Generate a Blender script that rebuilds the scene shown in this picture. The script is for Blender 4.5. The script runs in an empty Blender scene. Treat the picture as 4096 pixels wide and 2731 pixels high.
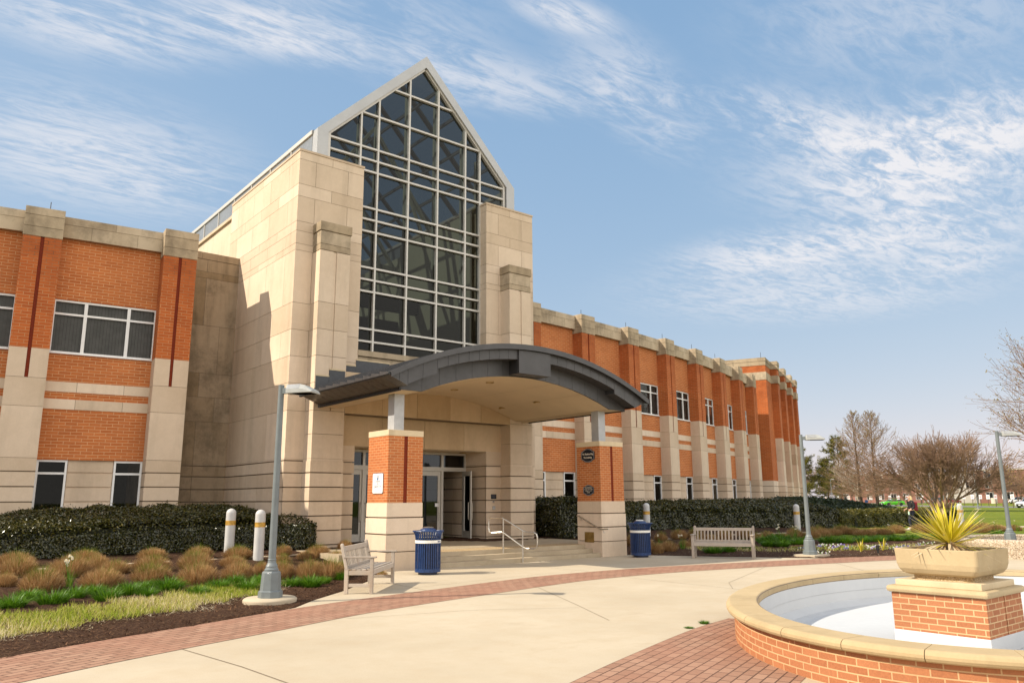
import bpy, bmesh, math, random
import numpy as np
from math import sin, cos, pi, radians, sqrt, atan2, exp
from mathutils import Vector, Matrix, Euler
from mathutils.geometry import tessellate_polygon
random.seed(7)
RNG = np.random.default_rng(11)
S = bpy.context.scene
COL = S.collection

# ------------------------------------------------------------------ camera
cam = bpy.data.cameras.new('camera')
cam.lens = 27.235; cam.sensor_width = 36; cam.sensor_fit = 'HORIZONTAL'
cam.clip_start = .1; cam.clip_end = 6000
co = bpy.data.objects.new('camera', cam); COL.objects.link(co)
co.matrix_world = Matrix.Translation((0, 0, 1.65)) @ (Matrix.Rotation(radians(-39.0236), 4, 'Z') @ Matrix.Rotation(radians(101.5725), 4, 'X') @ Matrix.Rotation(radians(-.361), 4, 'Z'))
S.camera = co

# ------------------------------------------------------------------ light
SUN_DIR = Vector((.714, -.327, -.619)).normalized()
EXPOSURE = 1.15
sl = bpy.data.lights.new('sun', 'SUN'); sl.energy = 2.9; sl.angle = radians(.5); sl.color = (1, .90, .73)
so = bpy.data.objects.new('sun', sl); COL.objects.link(so); so.location = (-30, 20, 40)
so.rotation_euler = SUN_DIR.to_track_quat('-Z', 'Y').to_euler()
S.view_settings.view_transform = 'Standard'; S.view_settings.look = 'None'
S.view_settings.exposure = EXPOSURE; S.view_settings.gamma = 1
S.render.resolution_x = 1024; S.render.resolution_y = 682
S.cycles.max_bounces = 8; S.cycles.transparent_max_bounces = 24; S.cycles.sample_clamp_indirect = 6

W = bpy.data.worlds.new('World'); S.world = W; W.use_nodes = True
nt = W.node_tree; nt.nodes.clear()
def wn(t, **k):
    n = nt.nodes.new(t)
    for a, b in k.items(): setattr(n, a, b)
    return n
def wl(a, b): nt.links.new(a, b)
def wmath(op, a, b=None, c=None, clamp=False):
    n = wn('ShaderNodeMath', operation=op); n.use_clamp = clamp
    for i, v in enumerate((a, b, c)):
        if v is None: continue
        if isinstance(v, (int, float)): n.inputs[i].default_value = v
        else: wl(v, n.inputs[i])
    return n.outputs[0]
sky = wn('ShaderNodeTexSky', sky_type='NISHITA'); sky.sun_disc = False
sky.sun_elevation = radians(38.2); sky.sun_rotation = radians(-65.4)
sky.air_density = 1.0; sky.dust_density = .55; sky.ozone_density = 1.5; sky.altitude = 0
tc = wn('ShaderNodeTexCoord'); sep = wn('ShaderNodeSeparateXYZ'); wl(tc.outputs['Generated'], sep.inputs[0])
zc = wmath('MAXIMUM', sep.outputs[2], .04)
px = wmath('DIVIDE', sep.outputs[0], zc); py = wmath('DIVIDE', sep.outputs[1], zc)
cmb = wn('ShaderNodeCombineXYZ'); wl(px, cmb.inputs[0]); wl(py, cmb.inputs[1])
# long thin cirrus streaks, laid out on a plane at cloud height: centre x, centre y, angle, half length, half width, strength
CLOUDS = [(0.263, 1.704, -0.44, 0.225, 0.128, 0.7), (0.538, 1.506, -0.11, 0.165, 0.088, 0.8), (1.041, 1.381, -0.25, 0.274, 0.111, 0.6), (1.402, 1.204, 0.371, 0.314, 0.105, 0.6), (1.0, 1.061, -0.191, 0.106, 0.048, 0.7), (0.4, 2.454, 0.555, 0.399, 0.348, 0.7), (1.815, 1.026, -0.14, 0.27, 0.114, 0.6), (2.415, 0.95, -1.72, 0.375, 0.471, 0.9), (2.258, 0.809, -2.001, 0.313, 0.215, 0.6), (3.042, 1.168, -0.53, 0.406, 0.299, 0.7), (3.466, 1.909, -0.472, 0.718, 0.596, 0.6), (2.781, 1.708, -1.055, 0.331, 0.265, 0.6), (3.549, 1.284, -0.751, 0.191, 0.21, 0.4), (1.588, 0.623, -0.586, 0.298, 0.197, 0.35), (0.715, 1.316, -0.336, 0.23, 0.133, 0.35)]
tot = None
for (cx_, cy_, an, a, b, st) in CLOUDS:
    m = wn('ShaderNodeMapping', vector_type='TEXTURE')
    m.inputs['Location'].default_value = (cx_, cy_, 0); m.inputs['Rotation'].default_value = (0, 0, an); m.inputs['Scale'].default_value = (a, b, 1)
    wl(cmb.outputs[0], m.inputs[0])
    ln = wn('ShaderNodeVectorMath', operation='LENGTH'); wl(m.outputs[0], ln.inputs[0])
    mr = wn('ShaderNodeMapRange', interpolation_type='SMOOTHERSTEP'); wl(ln.outputs['Value'], mr.inputs[0])
    for i, v in ((1, 0), (2, 1.9), (3, st * 1.05), (4, 0)): mr.inputs[i].default_value = v
    tot = mr.outputs[0] if tot is None else wmath('ADD', tot, mr.outputs[0])
def wnoise(scale, detail, rough, dist, rot, sc):
    m = wn('ShaderNodeMapping'); m.inputs['Rotation'].default_value = (0, 0, rot); m.inputs['Scale'].default_value = sc
    wl(cmb.outputs[0], m.inputs[0])
    n = wn('ShaderNodeTexNoise'); n.inputs['Scale'].default_value = scale; n.inputs['Detail'].default_value = detail
    n.inputs['Roughness'].default_value = rough; n.inputs['Distortion'].default_value = dist
    wl(m.outputs[0], n.inputs['Vector']); return n.outputs['Fac']
n1 = wnoise(3.6, 12, .66, 1.3, 1.05, (1, 3.4, 1))
n2 = wnoise(2.2, 6, .6, .5, .3, (1, 1, 1))
n3 = wnoise(9, 8, .65, 1.2, 1.3, (1, 2.6, 1))
dens = wmath('ADD', wmath('MULTIPLY', n1, .9), wmath('ADD', wmath('MULTIPLY', n2, .55), wmath('MULTIPLY', n3, .55)))
mr = wn('ShaderNodeMapRange', interpolation_type='SMOOTHSTEP'); wl(dens, mr.inputs[0])
mr.inputs[1].default_value = .80; mr.inputs[2].default_value = 1.18
cl = wmath('MULTIPLY', mr.outputs[0], tot, clamp=True)
veil = wmath('ADD', wmath('MULTIPLY', cl, .92), wmath('MULTIPLY', tot, .07), clamp=True)
mixc = wn('ShaderNodeMix', data_type='RGBA'); wl(veil, mixc.inputs[0])
# a hazier, more even spring sky than the clean-air model gives: compress each channel
sc_ = wn('ShaderNodeSeparateColor'); wl(sky.outputs[0], sc_.inputs[0]); cc_ = wn('ShaderNodeCombineColor')
for i, (ga, am) in enumerate(((.614, 1.10), (.386, 1.475), (.21, 2.18))): wl(wmath('MULTIPLY', wmath('POWER', sc_.outputs[i], ga), am), cc_.inputs[i])
# a broad bank of cloud, added unseen behind the viewer to brighten shaded fronts
fill_bank = wn('ShaderNodeMapRange', interpolation_type='SMOOTHSTEP'); wl(wmath('ADD', wmath('MULTIPLY', sep.outputs[1], -1.), wmath('MULTIPLY', n2, .35)), fill_bank.inputs[0])
for i, v in ((1, .22), (2, .62), (3, 0), (4, .9)): fill_bank.inputs[i].default_value = v
mixb = wn('ShaderNodeMix', data_type='RGBA'); wl(fill_bank.outputs[0], mixb.inputs[0]); wl(cc_.outputs[0], mixb.inputs[6]); mixb.inputs[7].default_value = (7.5, 7.2, 6.8, 1)
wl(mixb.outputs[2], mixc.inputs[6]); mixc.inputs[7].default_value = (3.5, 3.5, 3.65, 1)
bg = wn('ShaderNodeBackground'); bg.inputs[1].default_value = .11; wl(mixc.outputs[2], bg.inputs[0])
wo = wn('ShaderNodeOutputWorld'); wl(bg.outputs[0], wo.inputs[0])

# ------------------------------------------------------------------ materials
MATS = {}
class NT:
    def __init__(s, name):
        s.m = bpy.data.materials.new(name); s.m.use_nodes = True; s.t = s.m.node_tree
        s.b = s.t.nodes['Principled BSDF']; s.out = s.t.nodes['Material Output']; MATS[name] = s.m
    def n(s, t, **k):
        x = s.t.nodes.new(t)
        for a, b in k.items(): setattr(x, a, b)
        return x
    def l(s, a, b): s.t.links.new(a, b)
    def math(s, op, a, b=None, clamp=False):
        x = s.n('ShaderNodeMath', operation=op); x.use_clamp = clamp
        for i, v in enumerate((a, b)):
            if v is None: continue
            if isinstance(v, (int, float)): x.inputs[i].default_value = v
            else: s.l(v, x.inputs[i])
        return x.outputs[0]
    def noise(s, scale, detail=4, rough=.55, coord='Object', sc=(1, 1, 1), dist=0):
        tc = s.n('ShaderNodeTexCoord'); m = s.n('ShaderNodeMapping'); m.inputs['Scale'].default_value = sc
        s.l(tc.outputs[coord], m.inputs[0]); x = s.n('ShaderNodeTexNoise')
        x.inputs['Scale'].default_value = scale; x.inputs['Detail'].default_value = detail; x.inputs['Roughness'].default_value = rough; x.inputs['Distortion'].default_value = dist
        s.l(m.outputs[0], x.inputs['Vector']); return x.outputs['Fac']
    def ramp(s, v, a, b, lo=0., hi=1.):
        x = s.n('ShaderNodeMapRange'); s.l(v, x.inputs[0])
        for i, q in ((1, a), (2, b), (3, lo), (4, hi)): x.inputs[i].default_value = q
        return x.outputs[0]
    def mix(s, f, a, b, mode='MIX'):
        x = s.n('ShaderNodeMix', data_type='RGBA', blend_type=mode)
        for i, v in ((0, f), (6, a), (7, b)):
            if isinstance(v, (int, float)): x.inputs[i].default_value = v
            elif isinstance(v, tuple): x.inputs[i].default_value = (*v, 1) if len(v) == 3 else v
            else: s.l(v, x.inputs[i])
        return x.outputs[2]
    def attr(s, name):
        x = s.n('ShaderNodeAttribute', attribute_name=name); return x.outputs['Fac']
    def bump(s, h, strength=.3, dist=.01):
        x = s.n('ShaderNodeBump'); x.inputs['Strength'].default_value = strength; x.inputs['Distance'].default_value = dist
        s.l(h, x.inputs['Height']); s.l(x.outputs[0], s.b.inputs['Normal'])
    def set(s, color=None, rough=.6, metal=0., spec=.5):
        if color is not None:
            if isinstance(color, tuple): s.b.inputs['Base Color'].default_value = (*color, 1)
            else: s.l(color, s.b.inputs['Base Color'])
        if isinstance(rough, (int, float)): s.b.inputs['Roughness'].default_value = rough
        else: s.l(rough, s.b.inputs['Roughness'])
        s.b.inputs['Metallic'].default_value = metal; s.b.inputs['Specular IOR Level'].default_value = spec
        return s.m

def brick_mat(name, c1, c2, mort, w=.2032, h=.0677, mo=.011, stain=0., weather=None):
    s = NT(name)
    uv = s.n('ShaderNodeUVMap', uv_map='UVMap'); b = s.n('ShaderNodeTexBrick'); s.l(uv.outputs[0], b.inputs['Vector'])
    b.inputs['Scale'].default_value = 1; b.inputs['Brick Width'].default_value = w; b.inputs['Row Height'].default_value = h
    b.inputs['Mortar Size'].default_value = mo / 2; b.inputs['Mortar Smooth'].default_value = .15; b.inputs['Bias'].default_value = 0
    b.inputs['Color1'].default_value = (*c1, 1); b.inputs['Color2'].default_value = (*c2, 1); b.inputs['Mortar'].default_value = (*mort, 1)
    n = s.noise(1.1, 5); n2 = s.noise(60, 3)
    col = s.mix(s.ramp(n, .3, .7, 0, .34), b.outputs['Color'], tuple(x * .62 for x in c2))
    col = s.mix(s.ramp(n2, .35, .7, 0, .25), col, tuple(min(1, x * 1.5) for x in c1))
    nl = s.noise(.45, 3)
    col = s.mix(s.ramp(nl, .35, .7, 0, .22), col, tuple(min(1, x * 1.25) for x in c1))
    if weather:                                  # sooty mortar near the tops of the piers, where rain runs down
        tc = s.n('ShaderNodeTexCoord'); sp = s.n('ShaderNodeSeparateXYZ'); s.l(tc.outputs['Object'], sp.inputs[0])
        g = s.ramp(sp.outputs[2], weather[0], weather[1]); nn = s.noise(1.6, 6, .7)
        k = s.math('MULTIPLY', s.math('MULTIPLY', g, s.ramp(nn, .38, .6)), b.outputs['Fac'])
        col = s.mix(s.math('MULTIPLY', k, .9), col, (.03, .02, .015))
        col = s.mix(s.math('MULTIPLY', g, s.ramp(nn, .3, .7, 0, .35)), col, (.13, .035, .014))
    s.bump(s.math('SUBTRACT', 1., b.outputs['Fac']), .5, .006)
    return s.set(col, s.ramp(n2, .2, .8, .7, .95), spec=.25)

brick_mat('brick', (.50, .160, .048), (.36, .100, .028), (.62, .42, .23), w=.305, h=.0915, mo=.014)
brick_mat('pier_brick', (.47, .122, .030), (.34, .080, .020), (.50, .31, .155), w=.305, h=.0915, mo=.013, weather=(7.6, 9.0))
brick_mat('pillar_brick', (.49, .160, .050), (.35, .098, .030), (.58, .40, .22), mo=.013)
brick_mat('fountain_brick', (.40, .165, .075), (.30, .110, .048), (.60, .44, .24), mo=.013)
s = NT('glazed_brick'); n = s.noise(30, 3); s.set(s.mix(s.ramp(n, .3, .7), (.20, .028, .007), (.13, .016, .005)), .6, spec=.15)
uvn = s.n('ShaderNodeUVMap', uv_map='UVMap'); bb = s.n('ShaderNodeTexBrick'); s.l(uvn.outputs[0], bb.inputs['Vector'])
for a, b in (('Scale', 1), ('Brick Width', .4), ('Row Height', .0677), ('Mortar Size', .004)): bb.inputs[a].default_value = b
s.bump(s.math('SUBTRACT', 1., bb.outputs['Fac']), .5, .005)

def stone_mat(name, base, dark, amt=.5, rough=.85, streak=.35, stain=None, scale=1.):
    s = NT(name)
    t = s.attr('tone')
    n = s.noise(.55 * scale, 6, .62); st = s.noise(1.7, 5, .6, sc=(1, 1, .12)); f = s.noise(42, 4, .65); m = s.noise(6, 5, .7)
    c = s.mix(s.ramp(n, .34, .7, 0, amt), base, dark)
    c = s.mix(s.ramp(st, .5, .72, 0, streak), c, tuple(x * .55 for x in dark))
    c = s.mix(s.ramp(m, .45, .75, 0, .25), c, tuple(min(1, x * 1.18) for x in base))
    c = s.mix(s.ramp(f, .3, .75, 0, .22), c, tuple(x * .6 for x in base))
    hv = s.n('ShaderNodeHueSaturation'); s.l(c, hv.inputs['Color']); s.l(s.ramp(t, 0, 1, .80, 1.16), hv.inputs['Value']); s.l(s.ramp(t, 0, 1, 1.12, .9), hv.inputs['Saturation'])
    c = hv.outputs[0]
    if stain is not None:
        sn = s.noise(.9, 8, .72); c = s.mix(s.ramp(sn, .47, .64, 0, stain), c, (.075, .058, .038))
    s.bump(f, .25, .004)
    return s.set(c, rough, spec=.2)
stone_mat('limestone', (.670, .535, .405), (.54, .415, .295), .7)
stone_mat('weathered_limestone', (.52, .42, .30), (.36, .275, .185), .8, streak=.6, stain=.45)
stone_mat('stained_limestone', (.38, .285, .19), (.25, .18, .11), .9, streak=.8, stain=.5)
stone_mat('warm_limestone', (.60, .445, .285), (.48, .335, .20), .8)
stone_mat('mortar_joint', (.22, .17, .12), (.16, .12, .08), .5)
stone_mat('coping_stone', (.50, .385, .230), (.39, .285, .155), .8)
stone_mat('cast_stone', (.62, .50, .33), (.52, .40, .24), .5)

def plain(name, col, rough=.5, metal=0., spec=.5, var=.12, scale=8., bump=0.):
    s = NT(name); n = s.noise(scale, 5, .6); n2 = s.noise(scale * 9, 3)
    c = s.mix(s.ramp(n, .3, .7, 0, 1), tuple(x * (1 - var) for x in col), tuple(min(1, x * (1 + var)) for x in col))
    if bump: s.bump(n2, bump, .003)
    return s.set(c, s.ramp(n2, .25, .75, max(.03, rough - .08), min(1, rough + .1)), metal, spec)
plain('canopy_metal', (.060, .058, .060), .42, .2, var=.18, scale=1.4)
plain('canopy_seam', (.022, .022, .024), .6)
plain('soffit_metal', (.055, .042, .030), .38, .3, var=.25, scale=1.2)
plain('flashing', (.060, .062, .068), .55, .1, var=.15)
plain('soffit_plaster', (.66, .52, .35), .9, var=.05, scale=1.)
plain('soffit_joint', (.45, .35, .22), .9)
plain('aluminium', (.54, .51, .47), .45, .25, var=.05)
plain('gable_metal', (.40, .40, .40), .42, .35, var=.06, scale=1.5)
plain('gable_panel', (.24, .255, .27), .35, .3, var=.1, scale=2)
plain('white_frame', (.74, .73, .72), .45, .0, var=.05)
plain('door_frame', (.52, .49, .44), .45, .2, var=.05)
plain('steel_post', (.42, .43, .45), .45, .25, var=.12, scale=3)
plain('lamp_paint', (.150, .172, .178), .5, 0, var=.14, scale=4)
plain('lamp_head', (.34, .35, .34), .45, .0, var=.06)
plain('lamp_lens', (.55, .45, .28), .25)
plain('navy_paint', (.010, .036, .125), .35, .0, var=.3, scale=12)
plain('navy_dark', (.004, .012, .045), .4)
plain('white_paint', (.78, .76, .70), .6, var=.08)
plain('band_mark', (.03, .06, .2), .6)
plain('bollard_paint', (.50, .49, .475), .5, var=.08, scale=3)
plain('gold_band', (.52, .30, .055), .35, .3, var=.35, scale=14)
plain('stainless', (.56, .53, .48), .3, .9, var=.08)
plain('brass', (.34, .22, .07), .4, .7, var=.4, scale=7)
plain('black_plastic', (.012, .012, .013), .5)
plain('dark_interior', (.02, .018, .016), .9)
plain('interior_grey', (.04, .037, .034), .9)
plain('interior_cream', (.48, .44, .30), .8, var=.06, scale=.6)
plain('truss_steel', (.10, .105, .11), .5)
plain('truss_light', (.46, .45, .34), .5)
plain('blind', (.42, .41, .40), .7, var=.2, scale=3)
plain('sign_white', (.82, .82, .82), .4, var=.02)
plain('sign_navy', (.004, .007, .016), .35)
plain('sign_silver', (.55, .55, .56), .45)
plain('sign_cream', (.78, .68, .55), .5)
plain('sign_red', (.55, .03, .03), .5)
plain('sign_blue', (.01, .10, .27), .5)
plain('sign_orange', (.75, .42, .22), .6)
plain('sign_grey', (.10, .10, .13), .5)
plain('pool_white', (.52, .53, .54), .55, var=.035, scale=1.1, bump=.1)
plain('roofing', (.25, .24, .22), .9)
plain('skin', (.60, .34, .24), .5, var=.06)
plain('hair', (.62, .45, .22), .5, var=.3, scale=40)
plain('black_cloth', (.010, .010, .012), .7, var=.3)
plain('denim', (.012, .015, .03), .85, var=.3)
plain('red_cloth', (.22, .012, .02), .7)
plain('shoe', (.75, .74, .72), .6)
plain('bottle', (.55, .75, .62), .2)
plain('tyre', (.012, .012, .012), .8)
plain('rim', (.35, .35, .36), .35, .7)
plain('car_glass', (.012, .014, .017), .06, spec=.8)
plain('lamp_glass', (.75, .75, .72), .2)
plain('tail_red', (.35, .01, .01), .3)
for nme, c in (('green', (.09, .50, .012)), ('silver', (.52, .53, .55)), ('white', (.75, .75, .74)), ('blue', (.03, .07, .18)), ('red', (.30, .02, .02)), ('grey', (.16, .17, .18)), ('black', (.015, .015, .017))):
    plain('car_' + nme, c, .25, .1, var=.03)
plain('road_asphalt', (.16, .155, .15), .9, var=.12, scale=2)
plain('curb', (.58, .52, .43), .9)
plain('bark', (.115, .080, .055), .9, var=.4, scale=3)
plain('dark_bark', (.060, .040, .028), .9, var=.4, scale=3)
plain('crape_bark', (.26, .165, .10), .85, var=.35, scale=2)
plain('twig', (.24, .145, .092), .9, var=.3, scale=2)
plain('pale_bark', (.42, .35, .29), .85, var=.3, scale=2)
plain('far_brick', (.25, .115, .085), .9, var=.12, scale=.3)
plain('far_white', (.46, .43, .40), .8)
plain('wood_box', (.25, .12, .07), .8)
plain('post_blue', (.20, .26, .29), .5)
plain('sign_post', (.10, .065, .05), .8)

s = NT('bench_wood')
n = s.noise(3, 5, .6, sc=(1, 1, 1)); g = s.noise(9, 6, .7, coord='UV', sc=(1.2, 22, 1)); t = s.attr('tone')
c = s.mix(s.ramp(g, .3, .72), (.52, .45, .375), (.30, .25, .205)); c = s.mix(s.ramp(n, .5, .75, 0, .5), c, (.40, .27, .18))
hv = s.n('ShaderNodeHueSaturation'); s.l(c, hv.inputs['Color']); s.l(s.ramp(t, 0, 1, .78, 1.15), hv.inputs['Value'])
s.bump(g, .35, .003); s.set(hv.outputs[0], .85, spec=.2)

s = NT('concrete')
n = s.noise(.35, 7, .65); n2 = s.noise(2.2, 8, .7); f = s.noise(70, 3, .7); sp = s.noise(190, 2); st = s.noise(.8, 6, .72, dist=.4)
c = s.mix(s.ramp(n, .35, .68), (.480, .405, .300), (.395, .325, .232)); c = s.mix(s.ramp(n2, .45, .72, 0, .5), c, (.40, .31, .205))
c = s.mix(s.ramp(st, .60, .72, 0, .38), c, (.33, .25, .165)); c = s.mix(s.ramp(f, .35, .7, 0, .22), c, (.66, .57, .43)); c = s.mix(s.ramp(sp, .62, .74, 0, .4), c, (.25, .19, .13))
s.bump(f, .3, .003); s.set(c, .92, spec=.2)
s = NT('old_concrete')
n = s.noise(.7, 7, .65); n2 = s.noise(3.2, 8, .72); f = s.noise(80, 3, .7)
c = s.mix(s.ramp(n, .35, .68), (.43, .35, .245), (.345, .275, .185)); c = s.mix(s.ramp(n2, .5, .72, 0, .55), c, (.24, .18, .115)); c = s.mix(s.ramp(f, .35, .7, 0, .25), c, (.53, .45, .33))
s.bump(f, .35, .004); s.set(c, .92, spec=.2)
s = NT('aggregate')
v = s.n('ShaderNodeTexVoronoi'); v.inputs['Scale'].default_value = 75; tcn = s.n('ShaderNodeTexCoord'); s.l(tcn.outputs['Object'], v.inputs['Vector'])
n = s.noise(2, 6)
c = s.mix(s.ramp(v.outputs['Distance'], .1, .6), (.56, .40, .20), (.26, .17, .08)); hh = s.n('ShaderNodeSeparateColor'); s.l(v.outputs['Color'], hh.inputs[0])
c = s.mix(s.ramp(hh.outputs[0], .4, 1, 0, .6), c, (.66, .55, .38)); c = s.mix(s.ramp(n, .5, .8, 0, .4), c, (.25, .16, .08)); s.bump(v.outputs['Distance'], .6, .006); s.set(c, .9)
s = NT('planter_aggregate')
v = s.n('ShaderNodeTexVoronoi'); v.inputs['Scale'].default_value = 38; tcn = s.n('ShaderNodeTexCoord'); s.l(tcn.outputs['Object'], v.inputs['Vector'])
n = s.noise(2, 6); c = s.mix(s.ramp(v.outputs['Distance'], .15, .65), (.60, .47, .33), (.20, .14, .09)); hh = s.n('ShaderNodeSeparateColor'); s.l(v.outputs['Color'], hh.inputs[0])
c = s.mix(s.ramp(hh.outputs[0], .3, 1, 0, .7), c, (.70, .62, .50)); c = s.mix(s.ramp(n, .55, .75, 0, .45), c, (.22, .15, .10)); s.bump(v.outputs['Distance'], .8, .012); s.set(c, .9)
s = NT('pavers')
uv = s.n('ShaderNodeUVMap', uv_map='UVMap'); b = s.n('ShaderNodeTexBrick'); s.l(uv.outputs[0], b.inputs['Vector'])
for a, q in (('Scale', 1), ('Brick Width', .235), ('Row Height', .118), ('Mortar Size', .008), ('Mortar Smooth', .2)): b.inputs[a].default_value = q
b.inputs['Color1'].default_value = (.36, .215, .145, 1); b.inputs['Color2'].default_value = (.265, .145, .095, 1); b.inputs['Mortar'].default_value = (.070, .040, .028, 1)
n = s.noise(.8, 6, .65); f = s.noise(60, 3); st = s.noise(.5, 5, .7)
c = s.mix(s.ramp(n, .4, .7, 0, .5), b.outputs['Color'], (.34, .155, .10)); c = s.mix(s.ramp(f, .3, .8, 0, .3), c, (.40, .23, .165)); c = s.mix(s.ramp(st, .58, .7, 0, .45), c, (.13, .06, .04))
s.bump(s.math('SUBTRACT', 1., b.outputs['Fac']), .7, .008); s.set(c, .9, spec=.2)
s = NT('ground')
tcn = s.n('ShaderNodeTexCoord'); mu = s.attr('mulch')
v = s.n('ShaderNodeTexVoronoi'); v.inputs['Scale'].default_value = 34; mp = s.n('ShaderNodeMapping'); mp.inputs['Scale'].default_value = (1, 1.9, 1); s.l(tcn.outputs['Object'], mp.inputs[0]); s.l(mp.outputs[0], v.inputs['Vector'])
n = s.noise(2.5, 6, .7); f = s.noise(90, 4, .75)
hh = s.n('ShaderNodeSeparateColor'); s.l(v.outputs['Color'], hh.inputs[0])
mc = s.mix(s.ramp(hh.outputs[0], 0, 1), (.034, .014, .007), (.105, .052, .028)); mc = s.mix(s.ramp(hh.outputs[1], .82, 1, 0, .75), mc, (.30, .18, .10)); mc = s.mix(s.ramp(f, .3, .75, 0, .7), mc, (.022, .010, .006))
gn = s.noise(.12, 6, .65); g2 = s.noise(1.2, 7, .75); g3 = s.noise(22, 4, .8)
gc = s.mix(s.ramp(gn, .35, .65), (.130, .185, .012), (.195, .225, .022)); gc = s.mix(s.ramp(g2, .4, .75, 0, .6), gc, (.080, .120, .010)); gc = s.mix(s.ramp(g3, .4, .75, 0, .5), gc, (.18, .17, .04))
c = s.mix(mu, gc, mc); s.bump(s.math('ADD', v.outputs['Distance'], f), .9, .02); s.set(c, .95, spec=.15)

def leaf_mat(name, cols, trans=.35, rough=.45, spec=.5):
    s = NT(name); t = s.attr('tone'); r = s.n('ShaderNodeValToRGB'); s.l(t, r.inputs[0])
    while len(r.color_ramp.elements) < len(cols): r.color_ramp.elements.new(.5)
    for i, c in enumerate(cols): r.color_ramp.elements[i].position = i / (len(cols) - 1); r.color_ramp.elements[i].color = (*c, 1)
    s.set(r.outputs[0], rough, spec=spec)
    tr = s.n('ShaderNodeBsdfTranslucent'); s.l(r.outputs[0], tr.inputs[0]); mx = s.n('ShaderNodeMixShader'); mx.inputs[0].default_value = trans
    s.l(s.b.outputs[0], mx.inputs[1]); s.l(tr.outputs[0], mx.inputs[2]); s.l(mx.outputs[0], s.out.inputs[0])
leaf_mat('hedge_leaf', [(.014, .019, .003), (.030, .036, .005), (.062, .060, .010), (.16, .13, .02)], .2, .26, .8)
leaf_mat('juniper_leaf', [(.012, .022, .007), (.022, .038, .010), (.045, .060, .014)], .2)
leaf_mat('privet_leaf', [(.030, .040, .006), (.075, .080, .010), (.15, .13, .018), (.24, .185, .03)], .25, .35, .6)
leaf_mat('tan_blade', [(.20, .105, .038), (.36, .20, .08), (.52, .33, .15), (.64, .47, .25)], .3, .7, .2)
leaf_mat('shoot_blade', [(.07, .12, .012), (.14, .18, .02), (.24, .24, .04)], .35, .6, .2)
leaf_mat('lily_blade', [(.035, .10, .004), (.085, .20, .008), (.16, .30, .02)], .35, .45, .4)
leaf_mat('lawn_blade', [(.22, .30, .02), (.38, .40, .05), (.56, .48, .16), (.70, .60, .38)], .35, .7, .2)
leaf_mat('bark_chip', [(.03, .013, .007), (.09, .045, .024), (.20, .11, .06)], .05, .9, .1)
leaf_mat('straw', [(.42, .32, .18), (.62, .52, .34), (.72, .64, .48)], .2, .8, .2)
leaf_mat('pine_needle', [(.035, .050, .006), (.085, .090, .009), (.17, .145, .014), (.25, .20, .02)], .2, .5, .3)
leaf_mat('bud', [(.20, .17, .03), (.34, .24, .05), (.40, .30, .08)], .4, .7, .2)
leaf_mat('yucca_leaf', [(.20, .20, .010), (.50, .42, .015), (.66, .55, .04), (.74, .62, .12)], .25, .38, .5)
leaf_mat('yucca_dry', [(.34, .20, .10), (.55, .42, .26), (.66, .56, .40)], .2, .8, .2)
leaf_mat('petal_white', [(.72, .70, .58), (.85, .84, .74)], .4)
leaf_mat('petal_violet', [(.10, .05, .38), (.26, .18, .55), (.6, .55, .75)], .4)
leaf_mat('petal_yellow', [(.7, .4, .01), (.8, .6, .05)], .3)
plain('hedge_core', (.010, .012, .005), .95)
plain('planter_soil', (.07, .04, .025), .95)

def glass_mat(name, tint, fac=.14, rough=.02, gloss=(.9, .95, 1)):
    s = NT(name); tr = s.n('ShaderNodeBsdfTransparent'); tr.inputs[0].default_value = (*tint, 1)
    gl = s.n('ShaderNodeBsdfGlossy'); gl.inputs['Roughness'].default_value = rough; gl.inputs[0].default_value = (*gloss, 1)
    fr = s.n('ShaderNodeFresnel'); fr.inputs[0].default_value = 1.5
    mx = s.n('ShaderNodeMixShader'); s.l(s.math('MULTIPLY', s.math('ADD', fr.outputs[0], fac - .04), 1., True), mx.inputs[0]); s.l(tr.outputs[0], mx.inputs[1]); s.l(gl.outputs[0], mx.inputs[2]); s.l(mx.outputs[0], s.out.inputs[0])
glass_mat('tower_glass', (.33, .34, .30), .02, gloss=(.8,.8,.78))
glass_mat('roof_glass', (.20, .25, .30), .05)
glass_mat('window_glass', (.52, .52, .51), .02, gloss=(.62,.62,.60))
glass_mat('door_glass', (.16, .16, .16), .04)
# ------------------------------------------------------------------ mesh helpers
WLOC = {}
def tag(o, label=None, cat=None, group=None, kind=None):
    if label: o['label'] = label
    if cat: o['category'] = cat
    if group: o['group'] = group
    if kind: o['kind'] = kind
    return o
def empty(name, loc=(0, 0, 0), rz=0., label=None, cat=None, group=None):
    o = bpy.data.objects.new(name, None); COL.objects.link(o); o.location = loc; o.rotation_euler = (0, 0, rz); o.empty_display_size = .2
    WLOC[o.name] = Vector(loc); return tag(o, label, cat, group)
def link(name, me, parent=None, loc=(0, 0, 0)):
    o = bpy.data.objects.new(name, me); COL.objects.link(o); o.location = loc
    if parent is not None: o.parent = parent
    return o
def copy_tree(o, parent=None, loc=None, rz=None):
    c = o.copy(); COL.objects.link(c)
    if parent is not None: c.parent = parent
    if loc is not None: c.location = loc
    if rz is not None: c.rotation_euler = (0, 0, rz)
    for ch in list(o.children): copy_tree(ch, c)
    return c
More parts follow.
